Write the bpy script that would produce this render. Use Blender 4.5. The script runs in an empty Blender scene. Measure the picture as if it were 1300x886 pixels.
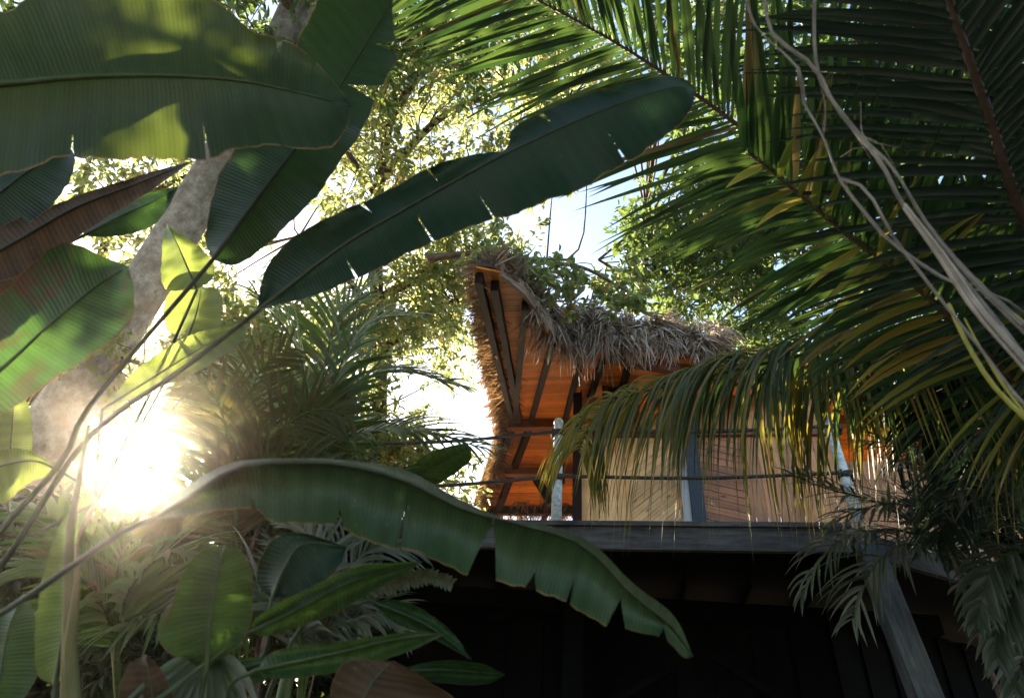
import bpy, bmesh, math, random
import numpy as np
from mathutils import Vector, Matrix

random.seed(7); rng = np.random.default_rng(7)
S = bpy.context.scene
COL = S.collection
# ------------------------------------------------------------------ camera frame used to survey the photo
PITCH, ROLL, F = math.radians(38), math.radians(4.6), 866.67
CAM = np.array([0, 0, 1.6])
FW = np.array([0, math.cos(PITCH), math.sin(PITCH)])
_r = np.array([1., 0, 0]); _u = np.array([0, -math.sin(PITCH), math.cos(PITCH)])
RT = _r*math.cos(ROLL) + _u*math.sin(ROLL)
UP = _u*math.cos(ROLL) - _r*math.sin(ROLL)
Z = np.array([0, 0, 1.])
def ray(x, y): return FW + RT*((x-650)/F) - UP*((y-443)/F)
def P(x, y, d): return CAM + ray(x, y)*d
def Pz(x, y, z):
    v = ray(x, y); return CAM + v*((z-CAM[2])/v[2])
def Pplane(x, y, o, n):
    v = ray(x, y); return CAM + v*(np.dot(np.asarray(o)-CAM, n)/np.dot(v, n))
def nrm(v):
    v = np.asarray(v, float); return v/max(1e-9, np.linalg.norm(v))
SUN = nrm(ray(180, 597))
SUN_EL = math.asin(SUN[2]); SUN_AZ = math.atan2(SUN[0], SUN[1])

# ------------------------------------------------------------------ materials
def mat(name):
    m = bpy.data.materials.new(name); m.use_nodes = True
    nt = m.node_tree; nt.nodes.clear()
    return m, nt, nt.nodes.new, nt.links.new
def val(nt, sock, v):
    sock.default_value = v
def math_node(nt, op, a, b=None, c=None):
    n = nt.nodes.new('ShaderNodeMath'); n.operation = op
    for i, q in enumerate((a, b, c)):
        if q is None: continue
        if isinstance(q, (int, float)): n.inputs[i].default_value = q
        else: nt.links.new(q, n.inputs[i])
    return n.outputs[0]
def ramp(nt, fac, stops):
    n = nt.nodes.new('ShaderNodeValToRGB'); e = n.color_ramp.elements
    while len(e) < len(stops): e.new(0.5)
    for q, (p, c) in zip(e, stops):
        q.position = p; q.color = (*c, 1) if len(c) == 3 else c
    nt.links.new(fac, n.inputs[0]); return n.outputs[0]
def mixc(nt, fac, a, b, mode='MIX'):
    n = nt.nodes.new('ShaderNodeMix'); n.data_type = 'RGBA'; n.blend_type = mode
    for s, q in ((n.inputs[0], fac), (n.inputs[6], a), (n.inputs[7], b)):
        if isinstance(q, (int, float)): s.default_value = q
        elif isinstance(q, tuple): s.default_value = (*q, 1)
        else: nt.links.new(q, s)
    return n.outputs[2]
def noise(nt, scale, detail=3, rough=.55, vec=None, dist=0):
    n = nt.nodes.new('ShaderNodeTexNoise'); n.inputs['Scale'].default_value = scale
    n.inputs['Detail'].default_value = detail; n.inputs['Roughness'].default_value = rough
    n.inputs['Distortion'].default_value = dist
    if vec is None: vec = nt.nodes.new('ShaderNodeTexCoord').outputs['Object']
    nt.links.new(vec, n.inputs['Vector']); return n.outputs['Fac']
def finish(nt, bsdf):
    o = nt.nodes.new('ShaderNodeOutputMaterial'); nt.links.new(bsdf, o.inputs['Surface'])
def uvsplit(nt):
    uv = nt.nodes.new('ShaderNodeUVMap')
    s = nt.nodes.new('ShaderNodeSeparateXYZ'); nt.links.new(uv.outputs[0], s.inputs[0])
    return uv.outputs[0], s.outputs[0], s.outputs[1]
def leaf_shader(nt, colr, trans, mixf, rough, bump=None, spec=.5):
    p = nt.nodes.new('ShaderNodeBsdfPrincipled'); t = nt.nodes.new('ShaderNodeBsdfTranslucent')
    m = nt.nodes.new('ShaderNodeMixShader')
    nt.links.new(colr, p.inputs['Base Color']); nt.links.new(trans, t.inputs['Color'])
    p.inputs['Roughness'].default_value = rough
    p.inputs['Specular IOR Level'].default_value = spec
    m.inputs[0].default_value = mixf
    if bump is not None:
        nt.links.new(bump, p.inputs['Normal']); nt.links.new(bump, t.inputs['Normal'])
    nt.links.new(p.outputs[0], m.inputs[1]); nt.links.new(t.outputs[0], m.inputs[2])
    finish(nt, m.outputs[0])

def big_leaf_mat(name, base, trans, mixf=.4, rough=.5, veins=90., edge=(.16, .10, .03), blotch=None, amt=.45):
    """Broad banana-type blade: side veins run from the midrib (u along the blade in metres, v across -1..1)."""
    m, nt, N, L = mat(name)
    vec, u, v = uvsplit(nt)
    av = math_node(nt, 'ABSOLUTE', v)
    n1 = noise(nt, 6, 4)
    ph = math_node(nt, 'ADD', math_node(nt, 'MULTIPLY', u, veins*6.283),
                   math_node(nt, 'MULTIPLY', noise(nt, 9, 2), 4.0))
    w = math_node(nt, 'SINE', ph)
    w2 = math_node(nt, 'SINE', math_node(nt, 'MULTIPLY', ph, .23))
    ws = math_node(nt, 'ADD', math_node(nt, 'MULTIPLY', w, .5), math_node(nt, 'MULTIPLY', w2, .5))
    wf = math_node(nt, 'MULTIPLY_ADD', ws, .25, .5)
    f = math_node(nt, 'ADD', math_node(nt, 'MULTIPLY', wf, .5), math_node(nt, 'MULTIPLY', n1, .5))
    k = lambda c, s: tuple(min(1, q*s) for q in c)
    cb = ramp(nt, f, [(.3, k(base, 1-amt)), (.7, k(base, 1+amt))])
    ct = ramp(nt, f, [(.3, k(trans, 1-amt*.8)), (.7, k(trans, 1+amt*.6))])
    if blotch:
        bf = ramp(nt, noise(nt, 3.2, 4, .65, dist=.6), [(.5, (0, 0, 0)), (.62, (1, 1, 1))])
        cb = mixc(nt, bf, cb, blotch); ct = mixc(nt, bf, ct, k(blotch, 1.6))
    # dry brown rim with an uneven width, pale midrib line
    rim = math_node(nt, 'GREATER_THAN', math_node(nt, 'ADD', av, math_node(nt, 'MULTIPLY', noise(nt, 14, 3), .05)), 1.006)
    cb = mixc(nt, rim, cb, edge); ct = mixc(nt, rim, ct, k(edge, 1.5))
    # specks of dirt / holes of decay
    sp = math_node(nt, 'GREATER_THAN', noise(nt, 70, 2, .5), .69)
    cb = mixc(nt, sp, cb, k(base, 2.0))
    # dusty film and yellowing in soft patches
    cb = mixc(nt, ramp(nt, noise(nt, 2.3, 5, .7), [(.5, (0, 0, 0)), (.75, (.12, .12, .12))]), cb, (.075, .075, .035))
    b = N('ShaderNodeBump'); b.inputs['Strength'].default_value = .28; b.inputs['Distance'].default_value = .004
    L(math_node(nt, 'ADD', ws, math_node(nt, 'MULTIPLY', n1, 1.5)), b.inputs['Height'])
    leaf_shader(nt, cb, ct, mixf, rough, b.outputs[0], .25)
    return m

def small_leaf_mat(name, cols, trans, mixf=.45, rough=.4, odd=None):
    """Leaves / leaflets: every island gets its own tint."""
    m, nt, N, L = mat(name)
    g = N('ShaderNodeNewGeometry').outputs['Random Per Island']
    n = len(cols)
    cb = ramp(nt, g, [(i/max(1, n-1), c) for i, c in enumerate(cols)])
    g2 = math_node(nt, 'FRACT', math_node(nt, 'MULTIPLY', g, 17.3))
    ct = ramp(nt, g2, [(i/max(1, len(trans)-1), c) for i, c in enumerate(trans)])
    if odd:
        o = math_node(nt, 'GREATER_THAN', math_node(nt, 'FRACT', math_node(nt, 'MULTIPLY', g, 57.1)), 1-odd[0])
        cb = mixc(nt, o, cb, odd[1]); ct = mixc(nt, o, ct, odd[2])
    leaf_shader(nt, cb, ct, mixf, rough)
    return m

def wood_mat(name, c1, c2, rough=.6, scale=(3, 3, 30), knots=0, spec=.4, island=.25, bump=.3, stain=.45):
    """Grain runs along the object's UV u; islands differ in tone."""
    m, nt, N, L = mat(name)
    vec, u, v = uvsplit(nt)
    g = N('ShaderNodeNewGeometry').outputs['Random Per Island']
    cmb = N('ShaderNodeCombineXYZ')
    L(math_node(nt, 'MULTIPLY', u, 1.3), cmb.inputs[0]); L(math_node(nt, 'MULTIPLY', v, 26.), cmb.inputs[1])
    L(math_node(nt, 'MULTIPLY', g, 40.), cmb.inputs[2])
    f = noise(nt, 1.6, 6, .62, cmb.outputs[0], .8)
    c = ramp(nt, f, [(.3, c1), (.72, c2)])
    tone = math_node(nt, 'MULTIPLY_ADD', g, island*2, 1-island)
    tc = N('ShaderNodeCombineColor')
    for i in range(3): L(tone, tc.inputs[i])
    c = mixc(nt, 1., c, tc.outputs[0], 'MULTIPLY')
    st = ramp(nt, noise(nt, 1.7, 5, .65, None, .5), [(.36, (.5, .48, .46)), (.6, (1.05, 1.05, 1.05))])
    c = mixc(nt, stain, c, st, 'MULTIPLY')
    if knots:
        cm = N('ShaderNodeCombineXYZ'); L(math_node(nt, 'MULTIPLY', u, 2.6), cm.inputs[0]); L(math_node(nt, 'MULTIPLY', v, 6.5), cm.inputs[1])
        L(math_node(nt, 'MULTIPLY', g, 9.), cm.inputs[2])
        vo = N('ShaderNodeTexVoronoi'); vo.inputs['Scale'].default_value = 1.; L(cm.outputs[0], vo.inputs['Vector'])
        kf = ramp(nt, vo.outputs['Distance'], [(.03, (1, 1, 1)), (.12, (0, 0, 0))])
        c = mixc(nt, kf, c, tuple(q*.25 for q in c1))
    p = N('ShaderNodeBsdfPrincipled'); L(c, p.inputs['Base Color'])
    p.inputs['Roughness'].default_value = rough; p.inputs['Specular IOR Level'].default_value = spec
    b = N('ShaderNodeBump'); b.inputs['Strength'].default_value = bump; b.inputs['Distance'].default_value = .004
    L(f, b.inputs['Height']); L(b.outputs[0], p.inputs['Normal'])
    finish(nt, p.outputs[0]); return m

def plain_mat(name, c1, c2, scale=12, rough=.7, bump=.4, spec=.3, detail=5, stops=(.35, .65)):
    m, nt, N, L = mat(name)
    f = noise(nt, scale, detail, .6)
    c = ramp(nt, f, [(stops[0], c1), (stops[1], c2)])
    p = N('ShaderNodeBsdfPrincipled'); L(c, p.inputs['Base Color'])
    p.inputs['Roughness'].default_value = rough; p.inputs['Specular IOR Level'].default_value = spec
    b = N('ShaderNodeBump'); b.inputs['Strength'].default_value = bump; b.inputs['Distance'].default_value = .01
    L(f, b.inputs['Height']); L(b.outputs[0], p.inputs['Normal'])
    finish(nt, p.outputs[0]); return m

M = {}
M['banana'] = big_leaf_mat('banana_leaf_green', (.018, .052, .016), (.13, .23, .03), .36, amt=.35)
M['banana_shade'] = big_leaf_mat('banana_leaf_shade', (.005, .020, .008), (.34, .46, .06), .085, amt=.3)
M['banana_veiled'] = big_leaf_mat('banana_leaf_veiled', (.020, .042, .016), (.08, .12, .028), .28, amt=.3)  # greyer base puts the flare veil over the arching blade into its colour
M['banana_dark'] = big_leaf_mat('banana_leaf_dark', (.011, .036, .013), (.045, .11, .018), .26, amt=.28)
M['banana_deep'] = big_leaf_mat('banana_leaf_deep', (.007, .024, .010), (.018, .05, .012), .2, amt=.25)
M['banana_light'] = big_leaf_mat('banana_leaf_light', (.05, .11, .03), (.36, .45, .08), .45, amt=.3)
M['banana_brown'] = big_leaf_mat('banana_leaf_dry', (.055, .034, .02), (.12, .06, .022), .28, .7, 60, (.15, .10, .05), None, .5)
M['banana_patch'] = big_leaf_mat('banana_leaf_patchy', (.016, .052, .022), (.09, .20, .03), .35, .42, 80, (.2, .06, .03), (.075, .04, .02))
M['rib'] = plain_mat('leaf_rib', (.030, .05, .02), (.06, .085, .03), 20, .5)
M['rib_dark'] = plain_mat('leaf_rib_dark', (.018, .022, .012), (.04, .045, .02), 20, .5)
M['pseudo'] = plain_mat('banana_stem', (.07, .09, .03), (.17, .13, .055), 5, .55)
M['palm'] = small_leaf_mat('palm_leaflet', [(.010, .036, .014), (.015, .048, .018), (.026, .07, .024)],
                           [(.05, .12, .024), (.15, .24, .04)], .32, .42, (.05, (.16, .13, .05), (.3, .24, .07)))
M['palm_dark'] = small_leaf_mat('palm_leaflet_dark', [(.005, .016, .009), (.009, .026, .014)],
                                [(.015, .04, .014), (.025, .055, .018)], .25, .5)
M['palm_lit_yellow'] = small_leaf_mat('palm_leaflet_lit_yellow', [(.05, .09, .02), (.11, .14, .02), (.20, .17, .025), (.25, .15, .03)],
                                  [(.28, .36, .05), (.5, .45, .06), (.6, .4, .06)], .45, .4)  # bright yellow base stands in for sunlight on these leaflets
M['palm_gold'] = small_leaf_mat('palm_leaflet_gold', [(.03, .065, .022), (.05, .085, .02), (.11, .115, .02)],
                                [(.24, .27, .04), (.5, .36, .06)], .42, .4, (.1, (.24, .18, .035), (.4, .22, .07)))  # golden tint puts the backlight on the hanging leaflets into their colour
M['areca'] = small_leaf_mat('areca_leaflet', [(.018, .05, .02), (.03, .075, .026), (.05, .09, .03)],
                            [(.13, .25, .04), (.25, .34, .06)], .42, .36, (.06, (.18, .12, .05), (.3, .2, .08)))
M['areca_brown'] = small_leaf_mat('areca_leaflet_dry', [(.022, .042, .013), (.045, .045, .018), (.022, .045, .014)],
                                  [(.16, .17, .04), (.22, .18, .05)], .36, .5)
M['grey_leaf'] = small_leaf_mat('grey_green_leaflet', [(.018, .042, .018), (.034, .060, .026), (.055, .075, .038)],
                                [(.06, .10, .03)], .22, .4)
M['rachis'] = plain_mat('palm_rachis', (.05, .03, .012), (.11, .06, .022), 30, .5)
M['rachis_dark'] = plain_mat('palm_rachis_dark', (.02, .013, .008), (.05, .03, .016), 30, .55)
M['rachis_green'] = plain_mat('palm_rachis_green', (.05, .08, .02), (.10, .12, .03), 30, .5)
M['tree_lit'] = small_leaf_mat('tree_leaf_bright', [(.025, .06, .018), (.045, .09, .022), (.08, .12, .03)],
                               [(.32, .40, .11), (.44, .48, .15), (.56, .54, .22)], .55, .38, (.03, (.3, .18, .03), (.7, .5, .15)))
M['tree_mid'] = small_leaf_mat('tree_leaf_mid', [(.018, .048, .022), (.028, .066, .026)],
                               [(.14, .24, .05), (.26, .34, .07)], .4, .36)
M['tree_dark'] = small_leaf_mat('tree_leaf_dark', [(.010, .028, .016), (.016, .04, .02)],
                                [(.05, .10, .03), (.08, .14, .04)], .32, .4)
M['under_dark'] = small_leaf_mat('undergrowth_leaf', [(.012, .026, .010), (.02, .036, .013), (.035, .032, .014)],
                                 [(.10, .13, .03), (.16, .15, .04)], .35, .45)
M['bark'] = plain_mat('bark_brown', (.06, .035, .022), (.15, .095, .06), 14, .85, .8)
M['ground'] = plain_mat('sandy_ground', (.14, .11, .07), (.28, .23, .16), 3, .9, .5)

def trunk_mat():
    m, nt, N, L = mat('bark_grey_lichen')
    f = noise(nt, 9, 6, .65); f2 = noise(nt, 34, 4, .6); f3 = noise(nt, 3.2, 3, .5)
    c = ramp(nt, f, [(.32, (.13, .12, .105)), (.5, (.25, .24, .22)), (.66, (.38, .38, .36))])
    c = mixc(nt, ramp(nt, f2, [(.56, (0, 0, 0)), (.72, (.6, .6, .6))]), c, (.11, .095, .08))
    c = mixc(nt, ramp(nt, f3, [(.55, (0, 0, 0)), (.68, (.7, .7, .7))]), c, (.22, .17, .12))
    p = N('ShaderNodeBsdfPrincipled'); L(c, p.inputs['Base Color']); p.inputs['Roughness'].default_value = .9
    b = N('ShaderNodeBump'); b.inputs['Strength'].default_value = .7; b.inputs['Distance'].default_value = .02
    L(math_node(nt, 'ADD', f, math_node(nt, 'MULTIPLY', f2, .6)), b.inputs['Height']); L(b.outputs[0], p.inputs['Normal'])
    finish(nt, p.outputs[0]); return m
M['trunk'] = trunk_mat()

M['soffit'] = wood_mat('soffit_boards', (.46, .125, .010), (.86, .31, .032), .5, knots=1, island=.26, spec=.2)
M['rafter'] = wood_mat('rafter_stained', (.012, .007, .005), (.03, .016, .010), .6, spec=.15)
M['purlin'] = wood_mat('purlin_stained', (.10, .035, .012), (.24, .08, .025), .5)
M['fascia'] = wood_mat('fascia_weathered', (.26, .17, .12), (.48, .36, .28), .7)
M['deck_beam'] = wood_mat('deck_beam_grey', (.045, .039, .034), (.155, .138, .122), .8, stain=1., spec=.15)
M['deck_board'] = wood_mat('deck_boards', (.36, .26, .17), (.56, .43, .30), .75)
M['shade_wood'] = wood_mat('under_shade_wood', (.004, .004, .0045), (.009, .0085, .008), .95, spec=.04)  # near-black base puts the shade under the deck into the wood colour
M['wall_pale'] = wood_mat('wall_pale_pine', (.66, .35, .13), (.94, .62, .30), .55, knots=1, island=.2)
M['wall_brown'] = wood_mat('wall_brown_boards', (.36, .14, .055), (.62, .32, .15), .6, knots=1, island=.28)
M['wall_red'] = wood_mat('wall_red_boards', (.28, .10, .045), (.52, .23, .11), .55, knots=1, island=.25)
M['paint_blue'] = plain_mat('paint_slate', (.035, .045, .06), (.055, .07, .09), 30, .6, .2)
M['paint_white'] = wood_mat('paint_white_worn', (.44, .46, .45), (.68, .70, .68), .7)
M['bamboo'] = plain_mat('post_white_weathered', (.36, .40, .38), (.66, .70, .67), 22, .6, .5, .4, 6, (.38, .56))
M['rope'] = plain_mat('rope_dark', (.035, .026, .022), (.085, .065, .055), 80, .85, .6)
M['post'] = wood_mat('stilt_grey', (.045, .05, .052), (.17, .18, .18), .75, stain=1.)
M['thatch'] = small_leaf_mat('thatch_strand', [(.15, .095, .06), (.32, .225, .155), (.46, .36, .28), (.58, .50, .42)],
                             [(.2, .13, .08), (.3, .2, .12)], .18, .75)
M['thatch_brown'] = small_leaf_mat('thatch_strand_brown', [(.12, .065, .032), (.22, .13, .07), (.32, .22, .13)],
                                   [(.3, .16, .07), (.4, .24, .1)], .25, .75)
M['thatch_bed'] = plain_mat('thatch_bed', (.06, .042, .03), (.16, .12, .09), 40, .95, .9)
M['glass'] = plain_mat('window_dark', (.05, .022, .01), (.09, .04, .018), 3, .25, .05, .5)
M['strand'] = plain_mat('dry_strand', (.10, .088, .075), (.28, .25, .22), 9, .7, .5)
M['strand_pale'] = plain_mat('dry_strand_pale', (.20, .17, .14), (.42, .37, .32), 7, .6, .5)
M['strand_yellow'] = plain_mat('strand_yellow', (.22, .23, .03), (.42, .37, .06), 9, .5, .3)

# ------------------------------------------------------------------ object helpers
def tag(o, label=None, cat=None, group=None, kind=None):
    if label: o['label'] = label
    if cat: o['category'] = cat
    if group: o['group'] = group
    if kind: o['kind'] = kind
    return o
GROUPS = {'banana_plant': 'banana plants on the left', 'feather_palm': 'feather palms of the understorey', 'coconut_palm': 'coconut palms on the right', 'tree': 'trees around the hut', 'shrub': 'shrubs around the hut'}
def thing(name, label, cat, loc, group=None):
    o = bpy.data.objects.new(name, None); COL.objects.link(o)
    o.location = Vector(loc); o.empty_display_size = .2
    return tag(o, label, cat, group or GROUPS.get(name))
def root_of(o):
    while o.parent: o = o.parent
    return o
def link(name, me, m, parent=None, smooth=True, uv=None):
    o = bpy.data.objects.new(name, me); COL.objects.link(o)
    if m is not None: me.materials.append(m)
    if uv is not None:
        lay = me.uv_layers.new(name='UVMap')
        idx = np.empty(len(me.loops), np.int32); me.loops.foreach_get('vertex_index', idx)
        lay.data.foreach_set('uv', np.asarray(uv, np.float32)[idx].ravel())
    if smooth: me.polygons.foreach_set('use_smooth', np.ones(len(me.polygons), bool))
    if parent is not None:
        o.parent = parent
        if parent.parent is None: o.matrix_parent_inverse = Matrix.Translation(-parent.location)
    return o
class MB:
    def __init__(s): s.v = []; s.f = []; s.uv = []
    def add(s, vs, fs, uv):
        b = len(s.v); s.v += [tuple(map(float, q)) for q in vs]; s.uv += list(uv)
        s.f += [tuple(b+i for i in q) for q in fs]
    def tube(s, path, rad, n=8, cap=True):
        p = np.asarray(path, float); k = len(p)
        r = np.interp(np.linspace(0, 1, k), np.linspace(0, 1, len(rad)), rad) if len(rad) != k else rad
        t = np.gradient(p, axis=0); L = 0
        ref = np.array([.31, .17, .93])
        vs = []; uv = []; fs = []
        for i in range(k):
            if i: L += np.linalg.norm(p[i]-p[i-1])
            ti = nrm(t[i]); a = nrm(np.cross(ti, ref)); b = np.cross(ti, a)
            for j in range(n):
                an = 2*math.pi*j/n
                vs.append(p[i]+(a*math.cos(an)+b*math.sin(an))*r[i]); uv.append((L, j/n*.4))
        for i in range(k-1):
            for j in range(n):
                fs.append((i*n+j, i*n+(j+1) % n, (i+1)*n+(j+1) % n, (i+1)*n+j))
        if cap: fs += [tuple(range(n-1, -1, -1)), tuple(range((k-1)*n, k*n))]
        s.add(vs, fs, uv)
    def beam(s, a, b, w, h, up=Z):
        """Square-cut timber from a to b, w wide across, h deep along up."""
        a = np.asarray(a, float); b = np.asarray(b, float); t = nrm(b-a)
        x = nrm(np.cross(t, up)); y = np.cross(x, t); L = np.linalg.norm(b-a)
        vs = []; uv = []
        for q, l in ((a, 0), (b, L)):
            for (i, j) in ((-1, -1), (1, -1), (1, 1), (-1, 1)):
                vs.append(q+x*i*w/2+y*j*h/2); uv.append((l, .5*w*i+.3*h*j))
        s.add(vs, [(3, 2, 1, 0), (4, 5, 6, 7), (0, 1, 5, 4), (1, 2, 6, 5), (2, 3, 7, 6), (3, 0, 4, 7)], uv)
    def slab(s, pts, thick, nvec):
        """Extruded polygon; grain along its first edge."""
        p = [np.asarray(q, float) for q in pts]; n = len(p); d = np.asarray(nvec, float)*thick
        e = nrm(p[1]-p[0]); g = nrm(np.cross(nvec, e))
        uv = [(np.dot(q-p[0], e), np.dot(q-p[0], g)) for q in p]
        fs = [tuple(range(n)), tuple(range(2*n-1, n-1, -1))] + [(i, i+n, (i+1) % n+n, (i+1) % n) for i in range(n)]
        s.add(p+[q+d for q in p], fs, uv+uv)
    def build(s, name, m, parent=None, smooth=False):
        me = bpy.data.meshes.new(name); me.from_pydata(s.v, [], s.f); me.update()
        bm = bmesh.new(); bm.from_mesh(me); bmesh.ops.recalc_face_normals(bm, faces=bm.faces); bm.to_mesh(me); bm.free()
        return link(name, me, m, parent, smooth, s.uv)
def np_mesh(name, V, Fq, m, parent, uv=None, smooth=True):
    me = bpy.data.meshes.new(name)
    V = np.asarray(V, np.float32); Fq = np.asarray(Fq, np.int32); k = Fq.shape[1]
    me.vertices.add(len(V)); me.vertices.foreach_set('co', V.ravel())
    me.loops.add(Fq.size); me.loops.foreach_set('vertex_index', Fq.ravel())
    me.polygons.add(len(Fq)); me.polygons.foreach_set('loop_start', np.arange(0, Fq.size, k, dtype=np.int32))
    me.update(calc_edges=True)
    return link(name, me, m, parent, smooth, uv)

def spline(pts, n):
    """Catmull-Rom through pts, n samples evenly spaced along its length."""
    p = np.asarray(pts, float)
    if len(p) == 2: return p[0]+(p[1]-p[0])*np.linspace(0, 1, n)[:, None]
    q = np.vstack([2*p[0]-p[1], p, 2*p[-1]-p[-2]]); out = []
    for i in range(len(p)-1):
        a, b, c, d = q[i:i+4]
        for t in np.linspace(0, 1, 16, endpoint=False):
            out.append(.5*((2*b)+(c-a)*t+(2*a-5*b+4*c-d)*t*t+(3*b-3*c+d-a)*t**3))
    out.append(p[-1]); out = np.array(out)
    l = np.r_[0, np.cumsum(np.linalg.norm(np.diff(out, axis=0), axis=1))]
    s = np.linspace(0, l[-1], n)
    return np.stack([np.interp(s, l, out[:, k]) for k in range(3)], 1)
def path3(pts, dep):
    """Survey points (photo position) with distances -> 3-D points."""
    k = len(pts); d = np.interp(np.linspace(0, 1, k), np.linspace(0, 1, len(dep)), dep)
    return [P(x, y, q) for (x, y), q in zip(pts, d)]

def blade(parent, m, mid, left, right, dep, dl=0., dr=0., tears_l=(), tears_r=(), rib=.008, ribm='rib', petiole=None,
          pet_r=None, ripple=.018, cup=.02, N=64, K=7, name='leaf', label=None, freq=9.):
    """Broad leaf: midrib and both margins surveyed, dl/dr = how much farther the margins lie; tears = (s, depth of tear, gap)."""
    mp = spline(path3(mid, dep), 200)
    Ls = spline(path3(left, [q+dl for q in dep]), 200); Rs = spline(path3(right, [q+dr for q in dep]), 200)
    Ls[0] = mp[0]; Rs[0] = mp[0]; Ls[-1] = mp[-1]; Rs[-1] = mp[-1]
    length = np.sum(np.linalg.norm(np.diff(mp, axis=0), axis=1))
    for E_ in (Ls, Rs):      # nibbled, uneven margin
        tt = np.linspace(0, 1, 200); q = np.zeros(200)
        for fr, am in ((9, .02), (21, .014), (47, .012)): q += am*np.sin(tt*fr*length*3+rng.random()*6.3)
        q = q-np.where(rng.random(200) > .965, rng.uniform(0, .05, 200), 0)
        E_[:] = E_+(E_-mp)*q[:, None]
    V = []; UV = []; Fs = []; ph = random.uniform(0, 9)
    ev = lambda A, s: A[min(199, max(0, int(s)))]*(1-(s-int(s))) + A[min(199, int(s)+1)]*(s-int(s))
    for side, E, tears in ((-1, Ls, tears_l), (1, Rs, tears_r)):
        cuts = [(0, 1, 0)] + sorted(tears) + [(1, 1, 0)]
        for c0, c1 in zip(cuts[:-1], cuts[1:]):
            n = max(2, int(N*(c1[0]-c0[0]))+1); b = len(V)
            sag = random.uniform(-.02, .03) if len(cuts) > 2 else 0
            for i in range(n+1):
                f = i/n
                for j in range(K+1):
                    t = j/K
                    g0 = c0[2]*max(0, t-c0[1])/(1.001-c0[1])/2; g1 = c1[2]*max(0, t-c1[1])/(1.001-c1[1])/2
                    s = (c0[0]+g0)*(1-f)+(c1[0]-g1)*f
                    a = ev(mp, s*199); e = ev(E, s*199)
                    p = a+(e-a)*t
                    tow = nrm(CAM-p)
                    rp = ripple*math.sin(s*length*freq*2+ph+side)*t*t + .5*ripple*math.sin(s*length*freq*5.3+2*ph)*t**3
                    p = p + tow*(rp - cup*math.sin(t*math.pi) + sag*t*t)
                    V.append(p); UV.append((s*length, side*t))
            for i in range(n):
                for j in range(K):
                    q = b+i*(K+1)+j
                    Fs.append((q, q+1, q+K+2, q+K+1) if side > 0 else (q, q+K+1, q+K+2, q+1))
    o = np_mesh(name, np.array(V), np.array(Fs), m, parent, UV)
    if label: o['label'] = label
    mb = MB()
    rp = mp[::8]; rp = np.array([p+nrm(CAM-p)*.002 for p in rp])
    rr = np.linspace(rib, rib*.15, len(rp))
    if petiole is not None:
        pp = spline(petiole + [mp[0]], 24)
        rp = np.vstack([pp[:-1], rp]); rr = np.r_[np.linspace(pet_r or rib*1.6, rib, len(pp)-1), rr]
    mb.tube(rp, rr, 8)
    mb.build('midrib', M[ribm], o, True)
    return o

def frond(parent, m, path, n=60, length=.8, ang=(62, 30), droop=.6, width=.03, normal='cam', rr=(.018, .004), ribm='rachis',
          prof=(.55, 1, .95, .35), sides=(-1, 1), lift=.15, jit=.08, K=6, start=.04, name='frond', label=None, skip=0., lscale=(1, 1), taper=.5, dmul=(1, 1)):
    """Feather palm frond, base to tip: rachis plus leaflets that leave it at ang and hang by droop."""
    R = spline(path, 160); T = np.gradient(R, axis=0)
    V = []; Fs = []
    for i in range(n):
        for sd in sides:
            if random.random() < skip: continue
            s = start+(1-start)*(i+.5*(sd > 0)+random.uniform(-.2, .2))/n
            s = min(max(s, 0), 1)
            k = min(159, int(s*159)); p = R[k]; t = nrm(T[k])
            nv = nrm(CAM-p) if normal == 'cam' else nrm(normal)
            side = nrm(np.cross(t, nv))*sd; up = nrm(np.cross(side, t))*sd
            a = math.radians(ang[0]+(ang[1]-ang[0])*s + random.gauss(0, 4))
            d = nrm(t*math.cos(a)+side*math.sin(a)+up*(lift+random.gauss(0, jit)))
            ls = length*np.interp(s, np.linspace(0, 1, len(prof)), prof)*random.uniform(.88, 1.08)*(lscale[0] if sd < 0 else lscale[1])
            dr = droop*random.uniform(.75, 1.25)*(dmul[0] if sd < 0 else dmul[1]); q = p.copy(); b = len(V); st = ls/K
            wv = random.gauss(0, .10); wr = random.uniform(.8, 1.15)
            for j in range(K+1):
                f = j/K
                w = width*wr*min(1, .35+f*3.2)*(1-f**2.2*(1-.04)) * .5
                dd = nrm(d+np.array([0, 0, -1])*dr*f**1.15+side*wv*f)
                ac = nrm(np.cross(dd, up+Z*.001)); fold = nrm(np.cross(ac, dd))
                V += [q-ac*w+fold*w*.45, q, q+ac*w+fold*w*.45]
                q = q+dd*st
            for j in range(K):
                c = b+j*3
                Fs += [(c, c+1, c+4, c+3), (c+1, c+2, c+5, c+4)]
    o = np_mesh(name, np.array(V), np.array(Fs), m, parent)
    if label: o['label'] = label
    mb = MB(); mb.tube(R[::6], np.linspace(rr[0], rr[1], len(R[::6])), 8); mb.build('rachis', M[ribm], o, True)
    return o

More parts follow.
